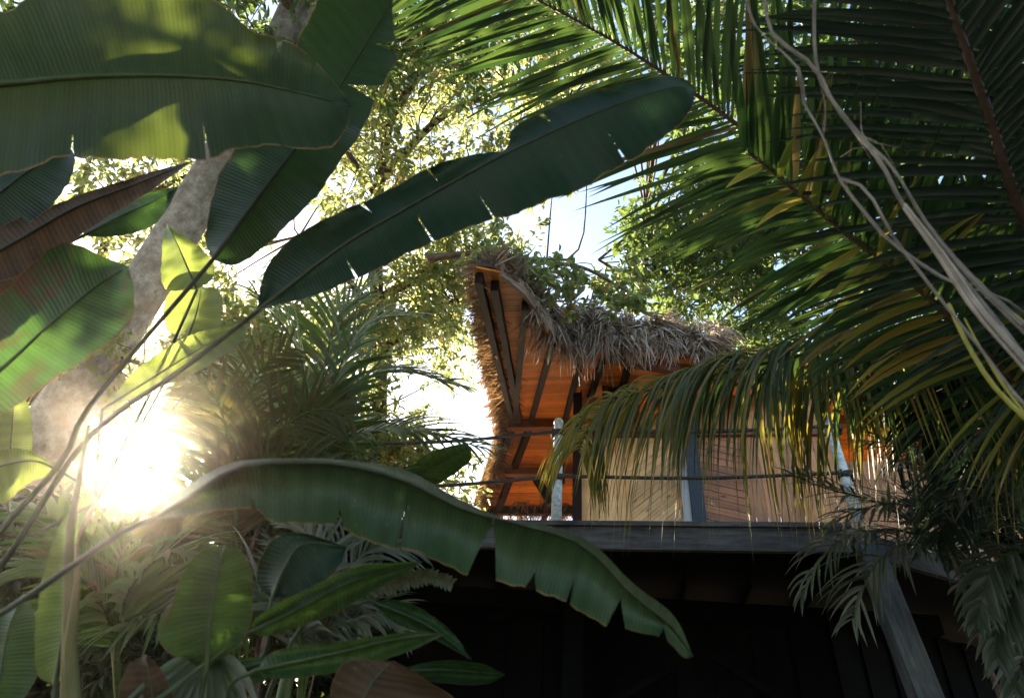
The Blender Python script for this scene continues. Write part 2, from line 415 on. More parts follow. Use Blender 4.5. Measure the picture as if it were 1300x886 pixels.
def sample_poly(poly, n, dep):
    poly = np.asarray(poly, float); lo = poly.min(0); hi = poly.max(0); out = []
    while len(out) < n:
        x, y = lo+(hi-lo)*rng.random(2); c = False; j = len(poly)-1
        for i in range(len(poly)):
            (xi, yi), (xj, yj) = poly[i], poly[j]
            if (yi > y) != (yj > y) and x < (xj-xi)*(y-yi)/(yj-yi)+xi: c = not c
            j = i
        if c: out.append(P(x, y, rng.uniform(*dep)))
    return np.array(out)
def leaves(name, centres, r, per, size, m, parent, flat=.6, droop=.35, aspect=.42, squash=.7):
    """Leaf clumps: each clump is a few twigs with leaves set along them."""
    C = np.repeat(centres, per, 0); n = len(C)
    tw = max(1, per//9)
    tid = np.repeat(np.arange(len(centres)), per)*tw + rng.integers(0, tw, n)
    td = rng.normal(size=(len(centres)*tw, 3)); td[:, 2] = td[:, 2]*squash-.1
    td /= np.linalg.norm(td, axis=1)[:, None]
    tl = rng.uniform(.5, 1.15, len(td))*r
    along = rng.random(n)**.7
    p = C+td[tid]*(tl[tid]*along)[:, None]+rng.normal(size=(n, 3))*r*.05
    d = td[tid]*.6+rng.normal(size=(n, 3))*.6; d[:, 2] -= droop
    d /= np.linalg.norm(d, axis=1)[:, None]
    nv = rng.normal(size=(n, 3))*flat; nv[:, 2] += 1
    s = np.cross(d, nv); s /= np.linalg.norm(s, axis=1)[:, None]
    nn = np.cross(s, d)
    l = size*rng.uniform(.6, 1.2, n); w = l*aspect*rng.uniform(.8, 1.1, n)*.5
    V = np.empty((n, 6, 3))
    V[:, 0] = p; V[:, 3] = p+d*l[:, None]-nn*(l*.12)[:, None]
    for a, f, k in ((1, .33, .9), (2, .68, .85)):
        base = p+d*(l*f)[:, None]+nn*(l*.03)[:, None]
        V[:, a] = base+s*(w*k)[:, None]+nn*(w*.25)[:, None]
        V[:, 6-a] = base-s*(w*k)[:, None]+nn*(w*.25)[:, None]
    idx = (np.arange(n)*6)[:, None]
    Fq = np.vstack([idx+np.array([0, 1, 2, 3]), idx+np.array([0, 3, 4, 5])])
    return np_mesh(name, V.reshape(-1, 3), Fq, m, parent)
def twigs(mb, centres, limbs, r0=.014, every=1):
    pts = np.vstack(limbs)
    for c in centres[::every]:
        k = np.argmin(np.linalg.norm(pts-c, axis=1)+.6*np.maximum(0, pts[:, 2]-c[2])); a = pts[k]
        mid = (a+c)/2+rng.normal(size=3)*.12*np.linalg.norm(c-a)
        L = np.linalg.norm(c-a)
        mb.tube(spline([a, mid, c], 7), [r0*(.6+.25*L), .004], 5, False)

# ================================================================== the setting
g = MB(); n = 60; xs = np.linspace(-140, 140, n); 
gv = []; gf = []
for j, y in enumerate(xs):
    for i, x in enumerate(xs):
        gv.append((x, y+20, .12*math.sin(x*.21)*math.cos(y*.17)))
for j in range(n-1):
    for i in range(n-1): gf.append((j*n+i, j*n+i+1, (j+1)*n+i+1, (j+1)*n+i))
gr = np_mesh('ground', gv, gf, M['ground'], None); tag(gr, kind='structure')

# ================================================================== the hut on stilts
DZ = 4.40
C0 = Pz(1078, 667, DZ); D7 = Pz(705, 664, DZ); DS = Pz(1263, 722, DZ)
U = nrm(C0-D7); U[2] = 0; U = nrm(U); W = np.array([-U[1], U[0], 0])      # along the front edge / into the hut
US = nrm((DS-C0)*np.array([1, 1, 0]))
L0 = C0-U*5.6; R0 = C0+US*5.0
hut = thing('stilt_hut', 'wooden stilt hut with orange plank ceiling and shaggy palm thatch roof', 'hut', (C0+W*2)*np.array([1, 1, 0]))
BK = C0+W*5.2+U*3.4; BL = L0+W*5.2
def zz(p, z): q = np.array(p, float); q[2] = z; return q
m = MB(); fh = .215
def fascia(a, b):
    a = np.asarray(a); b = np.asarray(b)
    m.beam(zz(a, DZ-fh/2-.05), zz(b, DZ-fh/2-.05), .06, fh)
fascia(L0, C0-U*.035); fascia(C0+US*.04, R0)
m.build('fascia_beam', M['deck_beam'], hut)
m = MB()
nb = 24
mb_ = MB(); mb_.beam(zz(L0-W*.04, DZ-.02), zz(C0-W*.04, DZ-.02), .05, .045); mb_.build('deck_edge', M['deck_beam'], hut)
for i in range(1, nb):      # deck boards, running parallel to the front edge
    a = -.04+i*.215; z = DZ-.046
    e = C0+W*a+US*0
    # right end follows the angled side of the deck
    t = a/max(1e-6, np.dot(US, W)); ri = C0+US*min(t, 5.0) if a > 0 else C0+W*a
    le = L0+W*a
    m.beam(zz(le, z+.023), zz(ri, z+.023), .205, .042)
m.build('deck_floor', M['deck_board'], hut)
m = MB()
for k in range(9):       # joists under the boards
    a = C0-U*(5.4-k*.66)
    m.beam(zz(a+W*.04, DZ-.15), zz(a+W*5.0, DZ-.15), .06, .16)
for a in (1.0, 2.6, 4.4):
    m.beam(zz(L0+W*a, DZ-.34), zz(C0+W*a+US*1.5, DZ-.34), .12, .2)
m.build('floor_joists', M['shade_wood'], hut)
# board wall added under the deck, near-black to stand for the shade
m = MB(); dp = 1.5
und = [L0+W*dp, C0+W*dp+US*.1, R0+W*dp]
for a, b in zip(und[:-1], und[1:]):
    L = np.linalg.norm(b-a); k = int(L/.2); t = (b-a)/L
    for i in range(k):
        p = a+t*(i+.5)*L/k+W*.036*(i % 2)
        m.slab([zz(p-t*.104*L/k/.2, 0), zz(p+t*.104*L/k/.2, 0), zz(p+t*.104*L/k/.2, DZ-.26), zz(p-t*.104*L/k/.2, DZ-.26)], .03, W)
m.build('under_shade_wall', M['shade_wood'], hut)
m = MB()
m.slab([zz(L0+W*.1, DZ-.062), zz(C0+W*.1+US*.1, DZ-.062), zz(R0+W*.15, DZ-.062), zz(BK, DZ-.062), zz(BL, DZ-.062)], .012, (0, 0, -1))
m.build('deck_underside', M['shade_wood'], hut)
# stilt posts: the leaning corner post in view, others in the dark
foot = Pplane(1176, 886, C0+W*.1, W); top_ = Pplane(1112, 722, C0+W*.1, W)
dv = nrm(top_-foot); f0 = foot-dv*(foot[2]/dv[2]); t0 = foot+dv*((DZ-.06-foot[2])/dv[2])
m = MB(); m.beam(f0, t0, .20, .20, -W); m.build('stilt_post', M['post'], hut)
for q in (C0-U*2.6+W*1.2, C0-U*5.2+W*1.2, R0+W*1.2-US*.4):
    m = MB(); m.beam(zz(q, 0), zz(q, DZ-.28), .2, .2, W); m.build('stilt_post', M['shade_wood'], hut)
# faint cross braces in the dark below the deck
for a, b in (((620, 790), (780, 690)), ((1010, 900), (900, 830)), ((760, 900), (850, 850))):
    m = MB(); m.beam(Pplane(*a, C0+W*1.35, W), Pplane(*b, C0+W*1.35, W), .07, .07, W); m.build('cross_brace', M['shade_wood'], hut)

# ---- front wall
WO = C0+W*.85                                                   # a point on the wall face
def wp(x, y, off=0): return Pplane(x, y, WO+W*off, W)
def wu(x, y=640): return np.dot(wp(x, y)-WO, U)                 # photo x -> metres along the wall
def wq(u, z, off=0): return zz(WO+U*u+W*off, z)
WT = 6.45
uA, uB, uC, uD, uE = wu(736), wu(800, 640), wu(866), wu(876), wu(893)
uF, uG = wu(952), wu(1072)
def planks(name, u0, u1, z0, z1, w, m_, ang=90, off=0., parent=hut, thick=.025):
    """Boards filling a wall rectangle at the given angle, clipped to it."""
    mb = MB(); a = math.radians(ang); dx = np.array([math.cos(a), math.sin(a)]); nx = np.array([-dx[1], dx[0]])
    cs = np.array([(u0, z0), (u1, z0), (u1, z1), (u0, z1)]); pr = cs@nx
    k0 = math.floor(pr.min()/w); k1 = math.ceil(pr.max()/w)
    for k in range(k0, k1):
        poly = [tuple(c) for c in cs]
        for lim, sg in ((k*w+.004, 1), ((k+1)*w-.004, -1)):
            out = []
            for i in range(len(poly)):
                p, q = np.array(poly[i]), np.array(poly[(i+1) % len(poly)])
                dp_, dq = sg*(p@nx-lim), sg*(q@nx-lim)
                if dp_ >= 0: out.append(tuple(p))
                if dp_*dq < 0: out.append(tuple(p+(q-p)*dp_/(dp_-dq)))
            poly = out
            if len(poly) < 3: break
        if len(poly) < 3: continue
        # start the outline on an edge that runs along the grain so the grain follows the board
        best = max(range(len(poly)), key=lambda i: abs((np.array(poly[(i+1) % len(poly)])-np.array(poly[i]))@dx))
        poly = poly[best:]+poly[:best]
        jit = random.uniform(0, .006)
        mb.slab([wq(u, z, off-jit) for u, z in poly], thick, W)
    return mb.build(name, m_, parent)
zb = DZ+.01; zc = wp(800, 556)[2]
planks('wall_panel', uA, uB, zb, zc, .10, M['wall_pale'], 90)
planks('wall_panel', uB, uC-.005, zb, zc, .075, M['wall_pale'], 40)
planks('wall_panel', uE+.005, uF, zb, zc, .085, M['wall_red'], -14)
planks('wall_panel', uF, uG, zb, zc, .125, M['wall_brown'], 90)
planks('wall_panel', wu(845), uG, zc+.09, WT, .14, M['wall_brown'], 90)
planks('wall_panel', uG+.006, uG+2.6, zb, 5.7, .14, M['wall_brown'], 90, .3)
m = MB(); m.beam(wq(uA-.05, zc+.045, .0), wq(uG, zc+.045, .0), .1, .085); m.build('wall_rail', M['purlin'], hut)
m = MB(); m.beam(wq((uC+uD)/2, zb-.01, -.03), wq((uC+uD)/2, WT, -.03), abs(uD-uC), .07, W); m.build('wall_post', M['paint_white'], hut)
m = MB(); m.beam(wq((uD+uE)/2+.004, zb-.01, -.05), wq((uD+uE)/2+.004, zc+.3, -.05), abs(uE-uD), .09, W); m.build('wall_post', M['paint_blue'], hut)
m = MB(); m.beam(wq(uA-.03, zb-.01, 0), wq(uA-.03, WT+.05, 0), .1, .1, W); m.build('wall_post', M['rafter'], hut)
m = MB(); m.beam(zz(WO+U*(uA-.03)+W*.06, zb-.01), zz(WO+U*(uA-.03)+W*3.2, zb-.01), .1, .1)
m.build('sill_beam', M['rafter'], hut)
# side wall seen from the open terrace, boards of the same orange wood
mb = MB()
for k in range(22):
    a = WO+U*uA+W*(.1+k*.14)
    mb.slab([zz(a, zb), zz(a+W*.134, zb), zz(a+W*.134, WT+.2), zz(a, WT+.2)], .025, U)
mb.build('side_wall', M['wall_red'], hut)
# window above the rail
x0, x1 = wu(768, 490), wu(806, 490)
win = MB(); z0, z1 = wp(790, 540)[2], wp(790, 462)[2]
for a, b in ((x0, z0), (x1, z0)):
    win.beam(wq(a, z0, -.02), wq(a, z1, -.02), .07, .06, W)
win.beam(wq(x0, z1, -.02), wq(x1, z1, -.02), .06, .07); win.beam(wq(x0, z0, -.02), wq(x1, z0, -.02), .06, .07)
win.beam(wq(x0+.05, z0+.1, -.01), wq(x0+.25, z1-.06, -.01), .04, .04, W)
wo = win.build('window_frame', M['purlin'], hut)
m = MB(); m.slab([wq(x0, z0), wq(x1, z0), wq(x1, z1), wq(x0, z1)], .02, W); m.build('pane', M['glass'], wo)
planks('wall_panel', uA, x0-.04, zc+.09, WT, .12, M['wall_red'], 90)
planks('wall_panel', x1+.04, wu(845), zc+.09, WT-.25, .12, M['wall_pale'], 35)
m = MB(); m.beam(Pplane(803, 444, WO-W*.35, W), Pplane(842, 492, WO-W*.06, W), .10, .11, W); m.build('brace', M['rafter'], hut)

# ---- roof: underside boards, timbers, thatch
R1 = Pz(654, 533, 7.05); R2 = R1+U*6.5
B = Pz(706, 430, 6.12); RN = nrm(np.cross(U, R1-B)); RN = RN*np.sign(RN[2])
A = Pplane(604, 340, R1, RN); A2 = Pplane(664, 370, R1, RN); A1 = Pplane(638, 347, R1, RN)
Cc = Pplane(842, 441, R1, RN); Dd = Pplane(962, 467, R1, RN); Ee = Dd+(Dd-Cc)*3.0
F1 = Pz(617, 643, 6.30); F2 = Pz(700, 659, 6.28); F3 = F2+(F2-F1)*4
m = MB()
mid = lambda a, b, t: np.asarray(a)+(np.asarray(b)-np.asarray(a))*t
def plane_boards(mb, poly3, n, w, thick=.02):
    """Boards parallel to the ridge covering a flat roof polygon."""
    nx = nrm(np.cross(n, U)); o = poly3[0]
    cs = [((q-o)@U, (q-o)@nx) for q in poly3]
    lo, hi = min(c[1] for c in cs), max(c[1] for c in cs)
    for k in range(int(math.floor(lo/w)), int(math.ceil(hi/w))):
        poly = list(cs)
        for lim, sg in ((k*w+.003, 1), ((k+1)*w-.003, -1)):
            out = []
            for i in range(len(poly)):
                p, q = np.array(poly[i]), np.array(poly[(i+1) % len(poly)])
                dp_, dq = sg*(p[1]-lim), sg*(q[1]-lim)
                if dp_ >= 0: out.append(tuple(p))
                if dp_*dq < 0: out.append(tuple(p+(q-p)*dp_/(dp_-dq)))
            poly = out
            if len(poly) < 3: break
        if len(poly) < 3: continue
        best = max(range(len(poly)), key=lambda i: abs(poly[(i+1) % len(poly)][0]-poly[i][0]))
        poly = poly[best:]+poly[:best]
        mb.slab([o+U*a+nx*b for a, b in poly], thick, n)
def fan(edge, apex0, apex1, k):
    e = spline(edge, 60)
    ap = np.array([mid(apex0, apex1, max(0, (t-.30)/.70)) for t in np.linspace(0, 1, 60)])
    return e, ap
edge, apex = fan([A, A1, A2, B, Cc, Dd, Ee], R1, R2, 0)
plane_boards(m, [A, A1, A2, B, Cc, Dd, Ee, R2, R1], RN, .13)
FN = nrm(np.cross(U, F1-R1)); FN = FN*np.sign(FN[2])
plane_boards(m, [R1, R2, R2+(F1-R1), F1], FN, .13)
m.build('ceiling_boards', M['soffit'], hut)
F3 = R2+(F1-R1)
def pt(x, y, tgt, drop=.05): return Pplane(x, y, R1, RN)-Z*drop
for a, b in (((609, 350), (651, 531)), ((629, 360), (660, 530)), ((667, 385), (654, 531)), ((702, 430), (674, 533)),
             ((738, 450), (716, 535)), ((764, 455), (738, 535)), ((800, 452), (775, 540))):
    pa = pt(*a, None); pb = pt(*b, None)
    m = MB(); m.beam(pa+(pa-pb)*.01, pb, .065, .10); m.build('rafter', M['rafter'], hut)
for a, b in (((650, 540), (612, 644)), ((672, 540), (630, 650)), ((715, 545), (690, 655))):
    v0 = Pplane(*a, R1, nrm(np.cross(F1-R1, U))); v1 = Pplane(*b, R1, nrm(np.cross(F1-R1, U)))
    m = MB(); m.beam(v0-Z*.06, v1-Z*.06, .09, .12); m.build('rafter', M['rafter'], hut)
m = MB(); m.beam(R1-U*.1-Z*.10, R2-Z*.10, .12, .13); m.build('ridge_beam', M['purlin'], hut)
m = MB(); v0 = mid(R1, F1, .5); m.beam(v0-U*.05-Z*.13, mid(R2, F3, .5)-Z*.13, .1, .12); m.build('purlin', M['purlin'], hut)
m = MB(); m.beam(F1-Z*.07-U*.1, F3-Z*.07, .1, .12); m.build('purlin', M['rafter'], hut)
a, b = Pplane(672, 592, F1-W*.5, W), Pplane(700, 640, F1-W*.5, W)
m = MB(); m.beam(a, b, .12, .12, W); m.build('brace', M['rafter'], hut)
# verge and eave boards
def edge_board(pts, name, mt, h=.16, w=.035, off=0.):
    mb = MB()
    for a, b in zip(pts[:-1], pts[1:]): mb.beam(a+Z*(h/2-.03+off), b+Z*(h/2-.03+off), w, h)
    return mb.build(name, mt, hut)
edge_board([A1*.9+A*.1, A2, B-(B-A2)*.03], 'verge_board', M['fascia'], .15)
edge_board([mid(B, Cc, .45), Cc, Dd, Ee], 'eave_board', M['fascia'], .13)
m = MB(); m.beam(mid(B, Cc, .5)-Z*.13+W*.08, mid(Dd, Ee, .4)-Z*.13+W*.08, .07, .13); m.build('eave_plate', M['purlin'], hut)
# thatch bed above the boards
th = MB(); Tt = .17
sw = lambda t: min(1, .25+t/16)*(1+1.7*math.exp(-((t-iB-2)/7.)**2))*(1-.62*min(1, max(0, (t-iB-5)/12.)))
iB = int(np.argmin(np.linalg.norm(edge-B, axis=1)))
e2 = edge+Z*.05; a2 = apex+Z*.05
e2 = e2-nrm(a2[0]-e2[0])*.0
nt_ = 14
vs = []; uv = []; fs = []
for i in range(nt_):
    ln = e2+(a2-e2)*i/(nt_-1)
    for t in range(60):
        bump = .05*math.sin(t*.9+i)+.04*math.sin(t*.33+i*1.7)
        vs.append(ln[t]+Z*((Tt+bump)*sw(t))); uv.append((t*.1, i*.1))
for i in range(nt_-1):
    for t in range(59): q = i*60+t; fs.append((q, q+1, q+61, q+60))
b0 = len(vs)
for t in range(60): vs.append(e2[t]-Z*.02); uv.append((t*.1, 0))
for t in range(59): fs.append((t, b0+t, b0+t+1, t+1))
th.add(vs, fs, uv)
th.slab([mid(R1, F1, 0)+Z*.06-U*.2, R2+Z*.06, F3+Z*.06+(F3-R2)*.04, F1+Z*.06-U*.2+(F1-R1)*.04], .16, Z)
thatch = th.build('thatch', M['thatch_bed'], hut)
def strands(name, m_, rootf, dirf, n, ln, w, grav=.6, K=4, parent=None, clump=9):
    V = []; Fs = []
    for i in range(n):
        if i % clump == 0: p0, tan = rootf(); d0 = nrm(dirf()); l0 = random.uniform(*ln); c0 = rng.normal(size=3)*.25
        p = p0+rng.normal(size=3)*.03; d = nrm(d0+rng.normal(size=3)*.15); l = l0*random.uniform(.6, 1.1); b = len(V)
        ax = nrm(np.cross(d, rng.normal(size=3))); wv = c0+rng.normal(size=3)*.18
        for j in range(K+1):
            f = j/K; q = w*(1-f*.8)*random.uniform(.8, 1.2)*.5
            V += [p-ax*q, p+ax*q]
            dd = nrm(d+np.array([0, 0, -1])*grav*f+wv*f); p = p+dd*l/K
        for j in range(K): c = b+j*2; Fs.append((c, c+1, c+3, c+2))
    return np_mesh(name, np.array(V), np.array(Fs), m_, parent)
def on(line, spread=.0, zr=(0, .16)):
    k = len(line)
    def f():
        s = random.random()*(k-1.001); i = int(s); p = line[i]+(line[i+1]-line[i])*(s-i)
        return p+rng.normal(size=3)*spread+Z*random.uniform(*zr), line[i+1]-line[i]
    return f
out_ = -W*.9
iB = int(np.argmin(np.linalg.norm(edge-B, axis=1)))
# shaggy front fringe, heavier at the kink
strands('thatch_fringe', M['thatch'], on(edge[iB-6:], .03, (.0, .2)), lambda: out_*.4-Z*.75+U*random.gauss(0, .25), 2000, (.16, .40), .022, .8, parent=thatch)
strands('thatch_fringe', M['thatch'], on(edge[iB-1:iB+7], .05, (.02, .16)), lambda: out_*.35-Z*.9+U*random.gauss(0, .2), 420, (.35, .66), .024, .8, parent=thatch)
strands('thatch_fringe', M['thatch_brown'], on(edge[:9], .02, (.05, .12)), lambda: out_*.5+Z*random.uniform(-.3, .4)-U*.4, 260, (.08, .2), .014, .5, parent=thatch)
strands('thatch_layer', M['thatch'], on(edge[iB-3:iB+16], .04, (.1, .5)), lambda: out_*.4-Z*.5+U*random.gauss(0, .5), 2000, (.14, .36), .024, .7, parent=thatch)
def top_root():
    s = random.random(); t = random.uniform(0, 58.9)
    i = int(t); s = s**1.5*.6
    p = e2[i]+(a2[i]-e2[i])*s+Z*(Tt*sw(t)+random.uniform(-.02, .05)); return p, U
strands('thatch_layer', M['thatch'], top_root, lambda: nrm(edge[30]-apex[30])+Z*.25+U*random.gauss(0, .3), 5200, (.16, .38), .022, .35, parent=thatch)
# left verge: brown palm thatch hanging down both sides of the edge
vl = spline([A, mid(A, R1, .5), R1, mid(R1, F1, .5), F1], 50)
VT = [Pz(x, y, z) for x, y, z in ((607, 343, 6.5), (613, 400, 6.7), (619, 450, 6.85), (627, 500, 7.0), (634, 540, 7.0), (631, 590, 6.6), (614, 645, 6.2))]
vo = spline(VT, 50)
vs = []; fs = []; uv = []
for t in range(50):
    for q in (vl[t]+Z*.02, vo[t]+Z*.0, vo[t]+Z*.2, vl[t]+Z*.2): vs.append(q); uv.append((t*.1, 0))
for t in range(49):
    q = t*4
    for k in range(4): fs.append((q+k, q+(k+1) % 4, q+4+(k+1) % 4, q+4+k))
m = MB(); m.add(vs, fs, uv); verge = m.build('verge_thatch', M['thatch_bed'], hut)
def vroot():
    s = random.random()*48.9; i = int(s); f = random.random()
    p = vl[i]+(vo[i]-vl[i])*f; return p+rng.normal(size=3)*.015+Z*random.uniform(-.02, .05), U
def vroot2():
    s = random.random()*48.9; i = int(s)
    return vo[i]+rng.normal(size=3)*.02+Z*random.uniform(-.02, .2), U
strands('woven_strands', M['thatch_brown'], vroot, lambda: random.choice((U*.7-Z*.5-W*.4, -U*.6-Z*.6-W*.5)), 3000, (.16, .28), .024, .2, parent=verge, clump=5)
strands('hanging_strands', M['thatch_brown'], vroot2, lambda: -U*.35-Z*.9, 2400, (.12, .27), .02, .5, parent=verge)
strands('far_strands', M['thatch_brown'], on(np.array([mid(F1-U*.15, F3, t) for t in np.linspace(0, .55, 20)]), .03, (-.02, .12)), lambda: W*.3-Z*.8+U*random.gauss(0, .3), 1500, (.2, .5), .022, .5, parent=verge)

# ================================================================== rope railing along the deck edge
rail = thing('rope_railing', 'rope railing of pale weathered posts along the hut deck edge', 'railing', zz(D7, DZ))
RE = D7+W*.05
def rail_post(p, h, lean=(0, 0, 0), r=.052, square=False):
    p = np.asarray(p, float); tp = p+Z*h+np.array(lean)
    mb = MB()
    if square: mb.beam(p, tp, .11, .11, W)
    else:
        mb.tube([p, p+(tp-p)*.5, tp], [r*1.04, r, r*.96], 16)
        mb.tube([tp, tp+Z*.012, tp+Z*.02], [r*.96, r*.8, r*.8], 16)
        mb.tube([tp+Z*.02, tp+Z*.04, tp+Z*.075, tp+Z*.10, tp+Z*.112], [r*.85, r*1.02, r*.98, r*.66, r*.15], 16)
    o = mb.build('rail_post', M['bamboo'] if not square else M['paint_white'], rail, not square)
    return p, tp
p1, t1 = rail_post(Pplane(706, 668, RE, W), 1.14)
pk = Pplane(1075, 598, RE, W); pb = Pplane(1093, 672, RE, W)
p2, t2 = rail_post(zz(pb, DZ), 1.14, (-.05, 0, 0))
lp = p1-U*2.55
p0, t0_ = rail_post(lp, 1.14)
for z in (1.05, .52):
    a, b = p0+Z*(z-.10), p1+Z*z+np.array([0, -.055, 0]); c = p2+Z*(z+.02)-W*.06
    s1 = spline([a, (a+b)/2-Z*.05, b], 30); s2 = spline([b, (b+c)/2-Z*.04, c], 30)
    m = MB(); m.tube(np.vstack([s1, s2[1:]]), [.018]*59, 8)
    m.build('rope', M['rope'], rail, True)
    for q in (p1+Z*z, p2+Z*(z+.02)):
        k = MB(); an = np.linspace(0, 2*math.pi*2.6, 44)
        k.tube([q+np.array([math.cos(t)*.066, math.sin(t)*.066, (i/44-.5)*.075]) for i, t in enumerate(an)], [.017]*44, 7)
        k.build('rope_knot', M['rope'], rail, True)

# ================================================================== broad-leaved plants on the left
def stem(parent, pts, r, m='pseudo', name='stem'):
    mb = MB(); mb.tube(spline(pts, 30), r, 14); return mb.build(name, M[m], parent, True)
def ground_at(p): return np.array([p[0], p[1], 0.])

# plant whose blade crosses the top left corner
k1 = P(-420, 560, 2.2)
b1 = thing('banana_plant', 'banana plant with huge blade crossing top left corner, sun patch glowing through', 'banana plant', ground_at(k1))
stem(b1, [ground_at(k1), k1*.5+ground_at(k1)*.5, k1], [.12, .10, .06])
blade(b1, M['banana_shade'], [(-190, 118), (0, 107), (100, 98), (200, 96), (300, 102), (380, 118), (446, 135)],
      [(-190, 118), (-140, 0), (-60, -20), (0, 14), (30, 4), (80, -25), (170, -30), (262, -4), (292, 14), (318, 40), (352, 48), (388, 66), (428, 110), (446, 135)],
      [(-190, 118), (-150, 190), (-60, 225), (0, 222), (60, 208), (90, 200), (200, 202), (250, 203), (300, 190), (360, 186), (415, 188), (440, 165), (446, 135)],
      [1.75, 1.9, 2.05], dl=.12, dr=-.10, tears_l=[(.30, .7, .006), (.83, .72, .014), (.90, .8, .01)], tears_r=[(.42, .8, .006), (.66, .6, .008), (.8, .75, .006)], rib=.012, petiole=[k1, P(-330, 250, 1.9)], pet_r=.022, cup=.03)
blade(b1, M['banana_brown'], [(-60, 352), (40, 295), (100, 262), (170, 235), (246, 204)],
      [(-60, 352), (-30, 310), (0, 288), (95, 250), (180, 222), (246, 204)],
      [(-60, 352), (0, 358), (60, 328), (110, 293), (180, 250), (246, 204)], [2.3, 2.5], dl=.05, dr=-.08, rib=.008, ribm='rib_dark',
      petiole=[k1, P(-200, 430, 2.2)], label='brown dried leaf folded along its midrib')
blade(b1, M['banana_dark'], [(105, 300), (150, 276), (190, 258), (228, 236)], [(105, 300), (112, 284), (160, 252), (228, 236)],
      [(105, 300), (150, 300), (200, 282), (228, 236)], [2.7, 2.9], dl=.05, dr=-.04, rib=.006, petiole=[k1, P(-150, 420, 2.4)])
blade(b1, M['banana_deep'], [(-60, 300), (0, 245), (40, 215), (92, 190)], [(-60, 300), (-60, 225), (0, 190), (92, 190)],
      [(-60, 300), (0, 300), (60, 268), (94, 215), (92, 190)], [2.4, 2.6], dl=.05, dr=-.05, rib=.008, ribm='rib_dark', petiole=[k1, P(-150, 380, 2.3)])
blade(b1, M['banana_patch'], [(-90, 540), (0, 470), (60, 415), (120, 365), (163, 338)],
      [(-90, 540), (-60, 420), (0, 372), (40, 335), (85, 308), (130, 325), (163, 338)],
      [(-90, 540), (0, 524), (60, 488), (130, 440), (168, 408), (170, 372), (163, 338)], [2.0, 2.25], dl=.1, dr=-.08, rib=.009,
      petiole=[k1, P(-200, 580, 2.1)], label='green leaf with reddish brown tip and light patches')
blade(b1, M['banana_brown'], [(-60, 470), (0, 420), (50, 370), (90, 330)], [(-60, 470), (-50, 390), (0, 345), (90, 330)],
      [(-60, 470), (0, 470), (70, 420), (100, 370), (90, 330)], [2.5, 2.6], dl=.05, dr=-.05, rib=.006, ribm='rib_dark', petiole=[k1, P(-200, 520, 2.4)],
      label='dull brown dead leaf')

# plant with the two long diagonal blades
k2 = P(-120, 860, 1.9)
b2 = thing('banana_plant', 'banana plant with two long dark diagonal blades on thin stalks reaching to upper middle', 'banana plant', ground_at(k2))
stem(b2, [ground_at(k2), k2*.5+ground_at(k2)*.5, k2], [.11, .10, .06])
blade(b2, M['banana_dark'], [(270, 330), (330, 248), (400, 155), (450, 80), (522, -40)],
      [(270, 330), (261, 300), (272, 240), (300, 185), (335, 130), (375, 60), (400, 5), (440, -60), (522, -40)],
      [(270, 330), (302, 336), (360, 292), (412, 235), (462, 160), (490, 100), (508, 66), (500, 40), (500, -5), (522, -40)],
      [2.15, 2.35, 2.5], dl=.10, dr=-.08, tears_r=[(.60, .25, .045), (.74, .35, .05)], tears_l=[(.45, .8, .01)], rib=.007, ribm='rib_dark',
      petiole=[k2, P(-20, 700, 1.9), P(78, 586, 2.0), P(118, 510, 2.05)], pet_r=.010, ripple=.026)
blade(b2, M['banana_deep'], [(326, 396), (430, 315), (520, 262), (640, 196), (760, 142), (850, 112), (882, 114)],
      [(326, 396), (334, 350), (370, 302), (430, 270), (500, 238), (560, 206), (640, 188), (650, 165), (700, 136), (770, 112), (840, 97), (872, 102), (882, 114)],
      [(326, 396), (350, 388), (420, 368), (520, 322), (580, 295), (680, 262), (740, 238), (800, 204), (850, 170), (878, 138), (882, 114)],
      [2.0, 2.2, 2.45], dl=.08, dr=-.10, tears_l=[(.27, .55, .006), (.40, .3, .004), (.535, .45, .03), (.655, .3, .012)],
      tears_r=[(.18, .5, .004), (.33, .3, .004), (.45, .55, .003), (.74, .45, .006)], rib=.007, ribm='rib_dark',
      petiole=[k2, P(0, 720, 1.85), P(112, 556, 1.9), P(230, 470, 1.95)], pet_r=.0095, ripple=.022, N=90)

